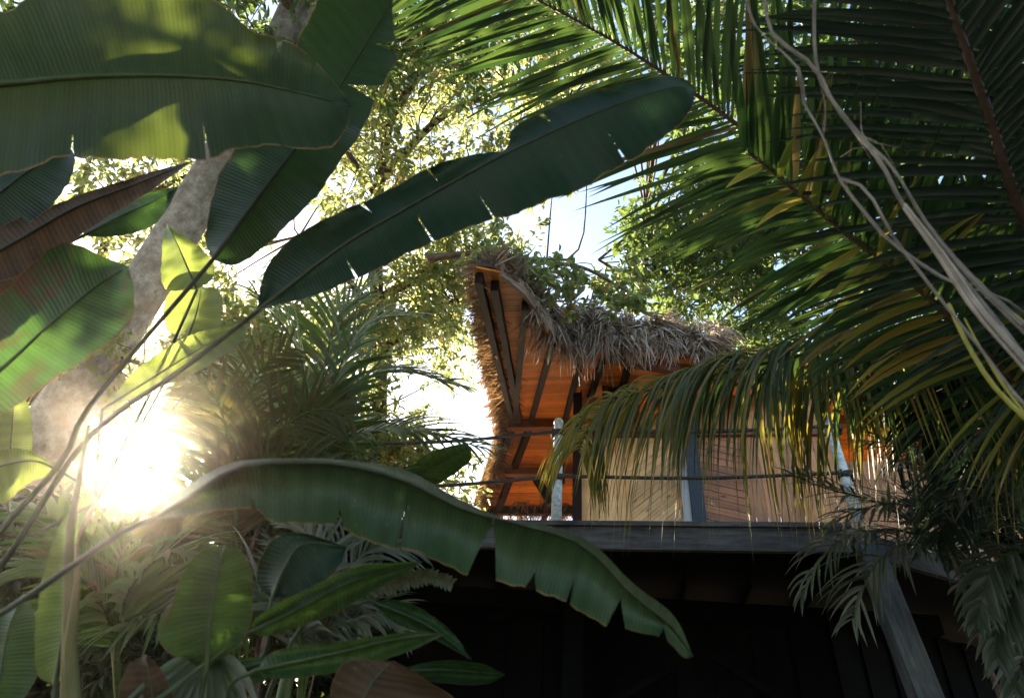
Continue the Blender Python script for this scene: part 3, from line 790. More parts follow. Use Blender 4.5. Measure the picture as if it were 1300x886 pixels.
# plant in front of the sun: arching torn blade, thick stem, upright leaf
k3 = P(88, 690, 1.75)
b3 = thing('banana_plant', 'banana plant with thick pale stem beside the sun and arching torn blade', 'banana plant', ground_at(k3))
q3 = P(88, 886, 1.66); e3 = k3+(q3-k3)*(k3[2]/(k3[2]-q3[2]))
stem(b3, [e3, q3, k3, P(97, 630, 1.8), P(112, 540, 1.9)], [.085, .075, .06, .036, .03, .022, .012, .004])
mb = MB(); mb.tube(spline([e3+np.array([.02, 0, .3]), q3+np.array([.012, -.006, 0]), P(98, 780, 1.66), P(97, 690, 1.70)], 24), [.06, .04, .030, .024, .004], 12); mb.build('leaf_sheath', M['pseudo'], b3, True)
blade(b3, M['banana_veiled'], [(192, 660), (240, 632), (302, 594), (380, 586), (450, 592), (520, 612), (588, 646), (670, 668), (740, 692), (800, 752), (850, 792), (880, 832)],
      [(192, 660), (232, 622), (295, 587), (380, 582), (450, 585), (520, 599), (590, 637), (640, 657), (700, 668), (752, 690), (806, 742), (856, 782), (880, 832)],
      [(192, 660), (262, 650), (322, 645), (352, 664), (430, 668), (480, 692), (545, 706), (590, 728), (630, 738), (690, 752), (762, 790), (800, 800), (845, 812), (868, 834), (880, 832)],
      [1.5, 1.5, 1.6, 1.75], dl=.22, dr=-.05, tears_r=[(.16, .7, .008), (.30, .7, .012), (.40, .5, .006), (.545, .05, .05), (.63, .75, .02), (.70, .6, .008), (.80, .30, .04), (.90, .5, .02)], tears_l=[(.56, .2, .03)],
      rib=.007, ribm='rib_dark', petiole=[k3+np.array([-.25, -.05, -.35]), P(0, 779, 1.55), P(142, 684, 1.5)], pet_r=.008, ripple=.02, cup=.035, N=90,
      label='large arching blade torn across the middle')
blade(b3, M['banana'], [(262, 850), (270, 765), (278, 722), (286, 692)],
      [(262, 850), (204, 820), (216, 772), (240, 716), (262, 696), (286, 692)],
      [(262, 850), (306, 815), (321, 765), (319, 722), (306, 698), (286, 692)], [1.75, 1.85], dl=.03, dr=.03, rib=.006, petiole=[k3+np.array([.15, 0, -.5]), P(230, 930, 1.7)],
      label='upright bright green leaf with brown tip')
blade(b3, M['banana_light'], [(70, 870), (84, 780), (92, 700), (100, 640)], [(70, 870), (46, 850), (48, 760), (74, 670), (100, 640)],
      [(70, 870), (90, 840), (95, 760), (98, 700), (100, 640)], [1.8, 1.85], dl=.05, dr=-.02, rib=.006, petiole=[P(60, 980, 1.7), P(64, 930, 1.75)])
blade(b3, M['banana'], [(318, 802), (380, 772), (450, 737), (538, 712)], [(318, 802), (330, 780), (400, 742), (460, 718), (538, 712)],
      [(318, 802), (345, 806), (420, 780), (472, 752), (538, 712)], [1.8, 2.0], dl=.02, dr=-.03, rib=.005, petiole=[k3+np.array([.2, 0, -.5]), P(250, 850, 1.75)])
blade(b3, M['banana_deep'], [(345, 760), (360, 722), (385, 690), (440, 694)], [(345, 760), (325, 735), (340, 690), (380, 676), (440, 694)],
      [(345, 760), (395, 752), (430, 720), (440, 694)], [2.1, 2.2], dl=.03, dr=-.03, rib=.005, petiole=[k3+np.array([.2, .1, -.5]), P(320, 850, 2.0)])

# low plant along the bottom edge
k4 = P(300, 990, 1.9)
b4 = thing('heliconia_plant', 'low leafy heliconia plant at bottom edge with overlapping pointed blades', 'plant', ground_at(k4))
for i in range(5):
    stem(b4, [ground_at(k4)+np.array([.05*i-.1, .03*i, 0]), k4+np.array([.06*i-.12, .02*i, 0])], [.025, .014])
blade(b4, M['banana'], [(325, 850), (420, 830), (500, 812), (566, 804)], [(325, 850), (350, 826), (430, 815), (520, 802), (566, 804)],
      [(325, 850), (350, 862), (430, 852), (510, 830), (566, 804)], [1.7, 1.8], dl=.03, dr=-.05, rib=.005, petiole=[k4, P(290, 880, 1.75)])
blade(b4, M['banana_dark'], [(468, 762), (540, 792), (600, 838)], [(468, 762), (520, 765), (570, 798), (600, 838)],
      [(468, 762), (500, 790), (545, 808), (600, 838)], [2.1, 2.2], dl=.03, dr=-.03, rib=.005, petiole=[k4, P(380, 800, 2.1)])
blade(b4, M['banana_dark'], [(498, 852), (570, 850), (642, 856)], [(498, 852), (555, 838), (610, 842), (642, 856)],
      [(498, 852), (555, 866), (615, 868), (642, 856)], [2.0, 2.1], dl=.02, dr=-.02, rib=.005, petiole=[k4, P(430, 880, 2.0)])
blade(b4, M['banana_brown'], [(450, 930), (470, 870), (500, 838)], [(450, 930), (420, 900), (436, 842), (500, 838)],
      [(450, 930), (580, 900), (540, 862), (500, 838)], [1.6, 1.65], dl=.05, dr=-.05, rib=.005, petiole=[k4, P(430, 960, 1.7)])
blade(b4, M['banana'], [(240, 930), (250, 870), (320, 845), (410, 830)], [(240, 930), (225, 880), (300, 838), (410, 830)], [(240, 930), (280, 900), (340, 860), (410, 830)],
      [1.9, 2.0], dl=.03, dr=-.03, rib=.005, petiole=[k4, P(240, 960, 1.9)])
blade(b4, M['banana'], [(-20, 940), (0, 860), (10, 800), (30, 752)], [(-20, 940), (-40, 860), (-10, 790), (30, 752)], [(-20, 940), (40, 870), (50, 800), (30, 752)],
      [2.0, 2.2], dl=.03, dr=-.03, rib=.005, petiole=[k4, P(0, 990, 1.9)])
blade(b4, M['banana_brown'], [(200, 950), (195, 890), (185, 830)], [(200, 950), (150, 900), (160, 850), (185, 830)], [(200, 950), (220, 890), (205, 850), (185, 830)],
      [1.7, 1.75], dl=.03, dr=-.03, rib=.004, petiole=[k4, P(210, 980, 1.75)])

# plant further back with sunlit leaves
k5 = P(120, 640, 3.3)
b5 = thing('banana_plant', 'young banana plant with glowing yellow green leaves before the grey trunk', 'banana plant', ground_at(k5))
stem(b5, [ground_at(k5), k5*.5+ground_at(k5)*.5, k5, k5+np.array([.02, 0, .2])], [.08, .06, .035, .004])
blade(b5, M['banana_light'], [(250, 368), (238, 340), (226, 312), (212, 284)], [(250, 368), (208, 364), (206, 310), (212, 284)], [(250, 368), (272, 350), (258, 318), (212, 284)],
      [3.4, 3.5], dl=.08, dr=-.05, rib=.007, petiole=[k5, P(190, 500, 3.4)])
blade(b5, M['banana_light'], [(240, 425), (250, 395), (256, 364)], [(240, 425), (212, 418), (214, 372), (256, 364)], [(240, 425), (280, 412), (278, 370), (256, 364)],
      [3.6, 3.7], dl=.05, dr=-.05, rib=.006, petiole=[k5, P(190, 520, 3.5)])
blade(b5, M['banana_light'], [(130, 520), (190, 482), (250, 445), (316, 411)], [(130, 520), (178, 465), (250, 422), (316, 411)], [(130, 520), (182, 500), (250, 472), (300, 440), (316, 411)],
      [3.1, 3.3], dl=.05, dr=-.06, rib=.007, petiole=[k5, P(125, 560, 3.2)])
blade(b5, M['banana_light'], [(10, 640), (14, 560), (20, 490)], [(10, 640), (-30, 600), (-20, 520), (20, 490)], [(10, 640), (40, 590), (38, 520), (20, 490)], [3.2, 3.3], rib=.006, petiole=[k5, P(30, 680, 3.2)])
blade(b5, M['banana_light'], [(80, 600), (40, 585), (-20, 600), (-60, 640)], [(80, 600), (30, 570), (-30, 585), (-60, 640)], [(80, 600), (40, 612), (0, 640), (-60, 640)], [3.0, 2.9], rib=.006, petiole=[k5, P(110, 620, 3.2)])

k6 = P(470, 760, 4.6)
b6 = thing('banana_plant', 'small banana plant showing one grey green leaf tip below the rope railing', 'banana plant', ground_at(k6))
stem(b6, [ground_at(k6), k6*.5+ground_at(k6)*.5, k6], [.09, .07, .03])
blade(b6, M['banana'], [(500, 622), (540, 598), (598, 567)], [(500, 622), (535, 580), (585, 563), (598, 567)], [(500, 622), (550, 616), (594, 588), (598, 567)],
      [4.6, 4.7], dl=.04, dr=-.04, rib=.008, petiole=[k6, P(480, 650, 4.6)])

# ================================================================== understorey feather palms
def areca(name, label, base, fr, mkey, group=None, rm='rachis_green', **kw):
    t = thing(name, label, 'palm', ground_at(base), group)
    stem(t, [ground_at(base), base*.5+ground_at(base)*.5+np.array([.03, .02, 0]), base], [.07, .05, .03], 'rachis_green')
    for pts, dep in fr:
        frond(t, M[mkey], [base]+path3(pts, dep), **{**dict(n=30, length=.62, ang=(66, 38), droop=.7, width=.036, rr=(.014, .004), ribm=rm, start=.3, normal=(0, -.7, .75)), **kw})
    return t
areca('feather_palm', 'feather palm with arching dark fronds left of the hut gable', P(400, 700, 4.6),
      [([(400, 600), (440, 560), (520, 545), (612, 568)], [4.6, 4.5]), ([(400, 590), (440, 500), (500, 470), (590, 492)], [4.6, 4.9]),
       ([(390, 590), (390, 500), (370, 430), (320, 370)], [4.6, 4.4]), ([(400, 590), (430, 470), (470, 410), (530, 400)], [4.6, 4.8]),
       ([(395, 600), (350, 520), (310, 480), (250, 480)], [4.5, 4.2]), ([(395, 580), (410, 480), (430, 400), (480, 350)], [4.7, 5.1]),
       ([(400, 620), (450, 610), (500, 620), (540, 660)], [4.5, 4.3])], 'areca')
areca('feather_palm', 'feather palm with brownish sunlit fronds between the sun and the gable', P(300, 760, 3.9),
      [([(310, 640), (340, 560), (400, 520), (450, 530)], [3.9, 3.9]), ([(300, 640), (290, 560), (270, 500), (230, 480)], [3.9, 3.8]),
       ([(300, 650), (330, 600), (380, 590), (420, 620)], [3.8, 3.6]), ([(290, 650), (250, 620), (220, 640), (200, 690)], [3.8, 3.5]),
       ([(300, 640), (310, 540), (330, 470), (370, 440)], [4.0, 4.2])], 'areca_brown', length=.46, droop=.45, ang=(64, 40), normal='cam', width=.026, n=28)
areca('feather_palm', 'feather palm behind the arching torn blade with striped grey fronds', P(380, 900, 3.2),
      [([(400, 820), (440, 790), (480, 780), (510, 800)], [3.2, 3.2]), ([(400, 800), (430, 740), (470, 700), (530, 700)], [3.2, 3.4]),
       ([(390, 800), (400, 720), (390, 680), (360, 640)], [3.2, 3.2]), ([(380, 800), (340, 760), (300, 740), (240, 750)], [3.1, 3.0])], 'grey_leaf', length=.40, width=.03)
areca('feather_palm', 'feather palm in the shade at bottom left behind the thick stem', P(150, 900, 3.4),
      [([(150, 800), (170, 740), (220, 700), (280, 710)], [3.4, 3.4]), ([(140, 800), (110, 740), (60, 720), (0, 740)], [3.4, 3.2]),
       ([(150, 800), (150, 720), (180, 660), (230, 640)], [3.5, 3.6]), ([(150, 810), (200, 780), (260, 770), (310, 800)], [3.3, 3.1]), ([(140, 800), (120, 720), (70, 660), (20, 650)], [3.5, 3.6])], 'areca', length=.5)
t = thing('fern', 'small dry brown fern frond against the dark space below the deck', 'fern', ground_at(P(400, 900, 3.0)))
frond(t, M['areca_brown'], [ground_at(P(400, 900, 3.0)), P(400, 850, 3.0)]+path3([(440, 760), (500, 740), (545, 732), (576, 742)], [3.0, 3.0]), n=60, length=.11, ang=(80, 60), droop=.5, width=.03, rr=(.008, .003), start=.72, name='frond')
t = thing('fan_palm', 'drooping grey fan palm leaf with split tips at the bottom edge', 'palm', ground_at(P(270, 960, 1.9)))
stem(t, [ground_at(P(270, 960, 1.9)), P(275, 900, 1.9), P(265, 826, 1.85)], [.02, .012, .008], 'rachis')
V = []; Fs = []
hub = P(265, 826, 1.82)
for i in range(15):
    a = math.radians(-100+200*i/14); d = nrm(RT*math.sin(a)*.8-UP*(.25+.6*math.cos(a))-FW*.3); q = hub.copy(); b = len(V); l = random.uniform(.18, .25)
    for j in range(7):
        f = j/6; w = .014*math.sin(min(1, .25+f*.9)*math.pi*.9)+.002; dd = nrm(d+np.array([0, 0, -1])*1.1*f); ac = nrm(np.cross(dd, FW)); fo = nrm(np.cross(ac, dd))
        V += [q-ac*w+fo*w*.5, q, q+ac*w+fo*w*.5]; q = q+dd*l/6
    for j in range(6): c = b+j*3; Fs += [(c, c+1, c+4, c+3), (c+1, c+2, c+5, c+4)]
np_mesh('leaf', np.array(V), np.array(Fs), M['grey_leaf'], t)

# ================================================================== coconut palms on the right
def palm_trunk(t, crown, foot, r):
    mb = MB(); pts = spline([foot, foot*.6+crown*.4+np.array([.15, .1, 0]), crown], 40)
    mb.tube(pts, [r*(1.25 if i < 2 else 1)*(1+.06*(i % 2))*min(1, .25+(39-i)*.25) for i in range(40)], 16); mb.build('trunk', M['bark'], t, True)
cr1 = P(1430, 560, 3.6)
cp1 = thing('coconut_palm', 'coconut palm whose sunlit fronds reach in from the right side', 'palm', ground_at(cr1)+np.array([.3, .2, 0]))
palm_trunk(cp1, cr1, ground_at(cr1)+np.array([.3, .2, 0]), .13)
frond(cp1, M['palm'], [cr1]+path3([(1330, 440), (1180, 310), (1060, 235), (968, 181), (877, 116), (770, 48), (640, -20), (560, -50)], [3.7, 4.3]), n=125, length=1.15, ang=(66, 40), droop=.22, width=.040, rr=(.024, .005),
      prof=(.6, .95, 1, .9, .6), ribm='rachis', jit=.04, label='frond crossing the top of the picture')
frond(cp1, M['palm'], [cr1]+path3([(1300, 492), (1205, 402), (1140, 345), (1077, 300), (1010, 243), (938, 186)], [3.3, 3.1]), n=76, length=.80, ang=(74, 40), droop=.75, width=.042, rr=(.026, .006),
      prof=(.5, .8, 1, .85, .45), ribm='rachis', jit=.05, dmul=(1, .4), label='frond with yellow sunlit-tinted leaflets on a brown rachis')
frond(cp1, M['palm_lit_yellow'], [cr1]+path3([(1300, 494), (1205, 404), (1140, 347), (1077, 302), (1010, 245), (940, 188)], [3.12, 2.92]), n=34, length=.62, ang=(84, 52), droop=.8, width=.040, rr=(.004, .003),
      prof=(.4, .8, 1, .6, .35), ribm='rachis', start=.3, skip=.5, jit=.2, label='leaflets coloured yellow as if sunlit')
frond(cp1, M['palm_gold'], [cr1]+path3([(1330, 500), (1200, 455), (1060, 445), (995, 456), (938, 469), (852, 489), (782, 508), (750, 536), (734, 575)], [4.0, 4.7, 5.0]), n=140, length=1.5, ang=(80, 50), droop=4.5, K=11, width=.027, rr=(.022, .004),
      prof=(.8, 1, 1, .95, .3), normal=(0, -.3, .95), ribm='rachis_green', lift=.1, label='low frond whose leaflets hang like a curtain before the hut wall')
frond(cp1, M['palm'], [cr1]+path3([(1330, 490), (1200, 440), (1060, 435), (940, 462), (860, 486)], [4.1, 4.9]), n=90, length=1.25, ang=(78, 50), droop=4.2, K=10, width=.032, rr=(.020, .004),
      prof=(.8, 1, 1, .8), normal=(0, -.3, .95), ribm='rachis_green', lift=.1)
cr2 = P(1480, 420, 2.9)
cp2 = thing('coconut_palm', 'dark shaded coconut palm hanging over the top right corner', 'palm', ground_at(cr2)+np.array([.5, -.2, 0]))
palm_trunk(cp2, cr2, ground_at(cr2)+np.array([.5, -.2, 0]), .13)
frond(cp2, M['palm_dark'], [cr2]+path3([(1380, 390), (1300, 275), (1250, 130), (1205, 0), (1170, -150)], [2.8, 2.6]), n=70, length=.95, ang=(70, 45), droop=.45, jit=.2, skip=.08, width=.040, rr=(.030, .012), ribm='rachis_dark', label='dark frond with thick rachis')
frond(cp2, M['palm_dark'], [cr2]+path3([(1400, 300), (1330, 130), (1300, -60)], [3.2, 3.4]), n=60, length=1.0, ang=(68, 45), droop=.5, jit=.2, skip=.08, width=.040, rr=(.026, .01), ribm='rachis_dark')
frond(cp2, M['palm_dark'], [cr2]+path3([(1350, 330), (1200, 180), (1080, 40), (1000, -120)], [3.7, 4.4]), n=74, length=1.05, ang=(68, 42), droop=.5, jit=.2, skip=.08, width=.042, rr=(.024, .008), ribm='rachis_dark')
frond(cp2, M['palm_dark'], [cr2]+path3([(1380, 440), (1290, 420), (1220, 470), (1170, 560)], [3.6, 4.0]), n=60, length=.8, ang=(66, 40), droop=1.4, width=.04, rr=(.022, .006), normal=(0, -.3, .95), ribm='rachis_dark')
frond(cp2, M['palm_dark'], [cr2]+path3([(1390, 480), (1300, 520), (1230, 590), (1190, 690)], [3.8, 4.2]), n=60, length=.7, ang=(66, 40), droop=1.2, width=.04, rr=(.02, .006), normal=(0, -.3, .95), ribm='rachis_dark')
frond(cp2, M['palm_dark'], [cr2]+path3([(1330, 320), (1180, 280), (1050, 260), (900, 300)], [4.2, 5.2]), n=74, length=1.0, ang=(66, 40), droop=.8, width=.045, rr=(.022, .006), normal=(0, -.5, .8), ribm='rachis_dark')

frond(cp2, M['palm'], [cr2]+path3([(1390, 430), (1300, 398), (1200, 415), (1120, 452), (1070, 500)], [3.6, 4.6]), n=90, length=1.1, ang=(76, 45), droop=3.8, K=9, width=.03, rr=(.018, .004), normal=(0, -.3, .95), ribm='rachis_dark')
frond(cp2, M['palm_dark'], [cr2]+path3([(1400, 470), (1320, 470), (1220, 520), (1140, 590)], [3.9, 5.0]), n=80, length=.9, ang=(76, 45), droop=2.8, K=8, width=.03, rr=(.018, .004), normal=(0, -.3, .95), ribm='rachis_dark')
for t_, c_, mk in ((cp1, cr1, 'palm'), (cp2, cr2, 'palm_dark')):      # the far side of each crown
    for az, el in ((-75, 30), (-35, 45), (0, 20), (30, 40), (48, 15)):
        d_ = np.array([math.cos(math.radians(az)), math.sin(math.radians(az)), math.tan(math.radians(el))*.8])
        frond(t_, M[mk], [c_, c_+d_*.7, c_+d_*1.5-Z*.1, c_+d_*2.2-Z*.5], n=60, length=.8, ang=(66, 40), droop=.9, width=.04, rr=(.024, .005), normal=(0, 0, 1), ribm='rachis')
# dry flower strands hanging across the right
dv_ = thing('dry_vine', 'pale dry stringy strands hanging across the dark fronds on the right', 'vine', ground_at(P(1420, 620, 1.9)))
def strand(pts, dep, r, mk):
    q3 = path3(pts, dep)
    if pts[-1][0] >= 1300: q3 = q3+[(q3[-1]+cr1)/2-Z*.08, cr1-Z*.12+rng.normal(size=3)*.05]; r = list(r)+[r[-1], r[-1]]
    mb = MB(); p = spline(q3, 70); rr = np.interp(np.linspace(0, 1, 70), np.linspace(0, 1, len(r)), r)
    k = 4 if max(r) > .006 else 2; ph = rng.random((k, 4))*6.28; t = np.linspace(0, 1, 70)
    for i in range(k):
        off = (np.sin(t*9+ph[i, 0])+.5*np.sin(t*23+ph[i, 1]))[:, None]*RT + (np.cos(t*8+ph[i, 2])+.5*np.sin(t*19+ph[i, 3]))[:, None]*UP
        mb.tube(p+off*rr[:, None]*.75, rr*(.30+.35*rng.random())*(1+.25*np.sin(t*60+ph[i, 0])*np.sin(t*17)), 7)
    for i in range(3 if k > 2 else 1):
        j = rng.integers(8, 60); q = p[j]; d = nrm(rng.normal(size=3)*.6+(p[j]-p[j-4])*20); l = rng.uniform(.05, .13)
        mb.tube([q, q+d*l*.5, q+d*l-Z*l*.25], [rr[j]*.35, rr[j]*.25, .0006], 5)
    mb.build('strand', M[mk], dv_, True)
strand([(938, -60), (950, 15), (968, 45), (1012, 86), (1020, 130), (1045, 172), (1066, 225), (1098, 268), (1130, 305), (1210, 360), (1300, 400)], [2.0, 1.7], [0.0048, 0.0056, 0.0048, 0.0048, 0.0032], 'strand')
strand([(965, -60), (975, 30), (1000, 60), (1035, 85), (1062, 135), (1085, 165), (1120, 205), (1150, 262), (1195, 318), (1270, 410), (1340, 500)], [1.9, 1.6], [0.0048, 0.0056, 0.0064, 0.0080, 0.0104, 0.0096, 0.0080], 'strand')
strand([(1035, -50), (1034, 55), (1042, 105), (1066, 140), (1100, 180), (1135, 215), (1180, 290), (1240, 360), (1320, 440)], [1.9, 1.6], [0.0032, 0.0040, 0.0056, 0.0064, 0.0080, 0.0080], 'strand')
strand([(1150, 262), (1200, 330), (1240, 390), (1300, 462), (1380, 560)], [1.66, 1.5], [0.0064, 0.0096, 0.0112, 0.0112], 'strand_pale')
strand([(1066, 225), (1100, 240), (1136, 300), (1170, 345), (1245, 440), (1330, 540)], [1.8, 1.6], [.004, .005, .006, .006, .006], 'strand')
strand([(1085, 165), (1110, 180), (1140, 188)], [1.75, 1.7], [.004, .001], 'strand')
strand([(1045, 172), (1048, 140), (1040, 100)], [1.8, 1.8], [.003, .001], 'strand')
strand([(1120, 205), (1096, 170), (1092, 130)], [1.75, 1.8], [.003, .001], 'strand')
strand([(1205, 385), (1225, 430), (1262, 490), (1310, 540), (1360, 600)], [1.75, 1.6], [.004, .009, .008, .007], 'strand_yellow')
strand([(1225, 405), (1250, 450), (1290, 510), (1360, 580)], [1.72, 1.6], [.003, .005, .006, .006], 'strand_yellow')
strand([(1240, 355), (1275, 390), (1330, 440)], [1.7, 1.6], [.003, .006, .006], 'strand_yellow')

# small palm at the deck corner and grey leaves at the right edge
kb = P(1240, 720, 4.6)
t = thing('feather_palm', 'small ragged palm with split grey fronds hanging over the deck corner', 'palm', ground_at(kb))
stem(t, [ground_at(kb), kb], [.05, .03], 'rachis')
for pts, l, dr in (([(1190, 690), (1130, 672), (1060, 690), (1015, 760)], .42, 1.5), ([(1180, 680), (1120, 640), (1050, 620), (1000, 600)], .42, .5),
                   ([(1190, 700), (1150, 690), (1110, 720), (1080, 790)], .5, 1.2), ([(1210, 690), (1180, 650), (1120, 640), (1060, 660)], .5, .9), ([(1230, 680), (1200, 620), (1150, 570), (1100, 560)], .45, .7)):
    frond(t, M['grey_leaf'], [kb]+path3(pts, [4.5, 4.3]), n=30, length=l, ang=(60, 28), droop=dr, jit=.28, width=.025, rr=(.012, .003), ribm='rachis_green', start=.2, normal=(0, -.6, .8), skip=.15)
kc = P(1380, 760, 4.2)
t = thing('feather_palm', 'palm with hanging folded grey leaves at the lower right edge', 'palm', ground_at(kc))
stem(t, [ground_at(kc), kc], [.06, .03], 'rachis')
for pts in ([(1340, 720), (1300, 700), (1260, 720), (1240, 790)], [(1340, 730), (1300, 740), (1270, 790), (1265, 840)], [(1340, 700), (1290, 640), (1250, 620), (1200, 640)], [(1350, 740), (1320, 780), (1300, 830), (1290, 880)]):
    frond(t, M['grey_leaf'], [kc]+path3(pts, [4.2, 4.0]), n=26, length=.36, ang=(60, 30), droop=1.3, jit=.25, width=.042, rr=(.012, .003), ribm='rachis_green', start=.2, normal=(0, -.6, .8))

def clear_sun(c, r=54):
    v = c-CAM; w = v@FW; x = 650+F*(v@RT)/w; y = 443-F*(v@UP)/w
    return c[(np.hypot(x-180, y-597) > r) & ~((np.abs(x-191) < 29) & (y > 380) & (y < 597))]  # narrow column left open so a sun patch reaches the top-left blade
def clear_sky(c):
    v = c-CAM; w = v@FW; x = 650+F*(v@RT)/w; y = 443-F*(v@UP)/w
    return c[((x-738)/78)**2+((y-282)/62)**2 > 1]
# ================================================================== trees
def limb(mb, pts, dep, r):
    p = spline(path3(pts, dep), 30); mb.tube(p, r, 10); return p
tr = thing('tree', 'leaning tree with thick pale grey lichen spotted trunk on the left', 'tree', ground_at(P(-60, 800, 8.0)))
mb = MB()
tp = np.vstack([[ground_at(P(-60, 800, 8.0))], path3([(0, 660), (70, 540), (120, 462), (180, 370), (235, 280), (285, 195), (330, 110), (372, 20), (400, -60)], [8.0, 8.8])])
mb.tube(spline(tp, 60), [.60, .52, .45, .41, .35, .315, .275, .25, .23, .21, .18], 24); mb.build('trunk', M['trunk'], tr, True)
mb = MB(); lm = [limb(mb, [(330, 110), (380, 60), (450, 40), (560, 60)], [8.7, 8.6], [.12, .06, .03]), limb(mb, [(372, 20), (340, -60), (280, -120)], [8.6, 8.2], [.1, .04]),
                 limb(mb, [(400, -60), (480, -80), (580, -60)], [8.8, 8.6], [.1, .03])]
cl = np.vstack([sample_poly([(300, -60), (640, -60), (620, 110), (420, 140), (310, 40)], 60, (7.5, 9.5)), sample_poly([(120, -120), (320, -120), (330, 10), (250, 20)], 20, (7, 9))])
c2 = sample_poly([(-700, -700), (420, -700), (330, 20), (200, 150), (60, 195), (-700, 230)], 230, (5.5, 9))  # extra crown clumps out of frame, added to block sky light behind the blade
twigs(mb, np.vstack([cl, c2[::9]]), lm); mb.build('branches', M['bark'], tr, True)
leaves('crown', np.vstack([cl, c2]), .45, 64, .14, M['tree_mid'], tr)

tr = thing('tree', 'sunlit yellow green tree filling the sky behind the long diagonal blade', 'tree', ground_at(P(500, 900, 10)))
mb = MB(); base = ground_at(P(500, 900, 10)); tk = spline([base, P(480, 560, 10), P(478, 380, 10), P(480, 250, 10), P(500, 120, 10)], 40)
mb.tube(tk, [.26, .2, .13, .10, .06], 12); mb.build('trunk', M['bark'], tr, True)
mb = MB(); lm = [tk[12:]]
for pts in ([(478, 380), (520, 360), (600, 330), (720, 330)], [(480, 250), (440, 190), (420, 120)], [(482, 230), (560, 150), (640, 120), (720, 130)], [(480, 300), (560, 250), (640, 230), (700, 240)],
            [(478, 400), (420, 330), (380, 300)], [(480, 575), (530, 578), (560, 585)], [(480, 560), (440, 570), (400, 560)], [(495, 150), (560, 60), (640, 20)], [(480, 450), (540, 400), (580, 380)]):
    lm.append(limb(mb, pts, [10, random.uniform(9.2, 10.6)], [.07, .045, .02]))
cl = np.vstack([sample_poly([(390, 40), (560, -20), (760, 0), (800, 120), (720, 250), (640, 280), (520, 330), (420, 300), (380, 180)], 230, (8.6, 12)),
                sample_poly([(400, 330), (520, 330), (600, 340), (580, 420), (480, 470), (400, 450)], 60, (9, 11)),
                sample_poly([(400, 450), (470, 480), (550, 560), (560, 600), (400, 610)], 60, (9, 11)),
                sample_poly([(230, 340), (420, 340), (460, 470), (420, 640), (250, 620)], 70, (9, 11.5)),
                sample_poly([(560, 300), (700, 270), (730, 320), (600, 350)], 26, (9, 11)),
                sample_poly([(520, 320), (605, 330), (605, 470), (540, 520)], 22, (9, 11)), sample_poly([(470, 560), (590, 590), (600, 660), (470, 640)], 26, (9.5, 11))])
cl = clear_sky(clear_sun(cl))
twigs(mb, cl, lm, .016); mb.build('branches', M['bark'], tr, True)
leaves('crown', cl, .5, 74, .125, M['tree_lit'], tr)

tr = thing('tree', 'green tree behind the thatch roof right of the sky gap', 'tree', ground_at(P(1000, 800, 12)))
mb = MB(); base = ground_at(P(1000, 800, 12)); tk = spline([base, P(1000, 560, 12), P(980, 380, 12), P(960, 250, 12)], 40)
mb.tube(tk, [.28, .2, .12, .06], 12); mb.build('trunk', M['bark'], tr, True)
mb = MB(); lm = [tk[12:]]
for pts in ([(980, 400), (900, 360), (800, 350), (760, 330)], [(975, 340), (900, 290), (820, 270)], [(970, 300), (1060, 240), (1150, 200)], [(985, 420), (1080, 380), (1180, 380)]):
    lm.append(limb(mb, pts, [12, random.uniform(10.5, 12.5)], [.08, .05, .02]))
cl = np.vstack([sample_poly([(790, 265), (870, 210), (960, 200), (960, 460), (850, 410), (770, 370), (775, 340), (800, 330)], 110, (10, 12.6)),
                sample_poly([(950, 150), (1300, 150), (1320, 640), (1100, 560), (960, 460)], 150, (10, 13)),
                sample_poly([(800, 0), (1320, -40), (1320, 180), (880, 200)], 110, (9, 12))])
c2 = sample_poly([(820, -600), (1900, -600), (1900, 560), (1340, 560), (1320, -30), (840, -30)], 240, (6.5, 10))  # off-frame clumps added above the palms to darken them
twigs(mb, np.vstack([cl, c2[::3]]), lm, .016, 2); mb.build('branches', M['bark'], tr, True)
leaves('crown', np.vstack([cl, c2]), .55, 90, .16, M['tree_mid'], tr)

tr = thing('tree', 'tree branch with yellow tinted leaves spreading just above the roof tip', 'tree', ground_at(P(640, 900, 12.5)))
mb = MB(); base = ground_at(P(560, 900, 12.0)); tk = spline([base, P(640, 600, 12), P(630, 430, 11), P(590, 336, 8.6), P(545, 326, 7.6)], 40)
mb.tube(tk, [.2, .13, .07, .035], 10); mb.build('trunk', M['bark'], tr, True)
mb = MB(); lm = [tk[26:], limb(mb, [(545, 330), (600, 322), (680, 332), (740, 340), (800, 372)], [7.6, 6.6], [.035, .024, .012])]
cl = np.vstack([sample_poly([(555, 318), (640, 300), (740, 300), (800, 335), (840, 380), (790, 385), (720, 352), (620, 345)], 40, (6.3, 7.2)),
                sample_poly([(600, 310), (660, 330), (720, 350), (800, 392), (770, 400), (700, 372), (610, 350)], 14, (6.2, 6.6))])
cl = clear_sky(cl)
twigs(mb, cl, lm, .007, 3); mb.build('branches', M['bark'], tr, True)
leaves('crown', cl, .24, 30, .10, M['tree_lit'], tr, aspect=.55, squash=.35)

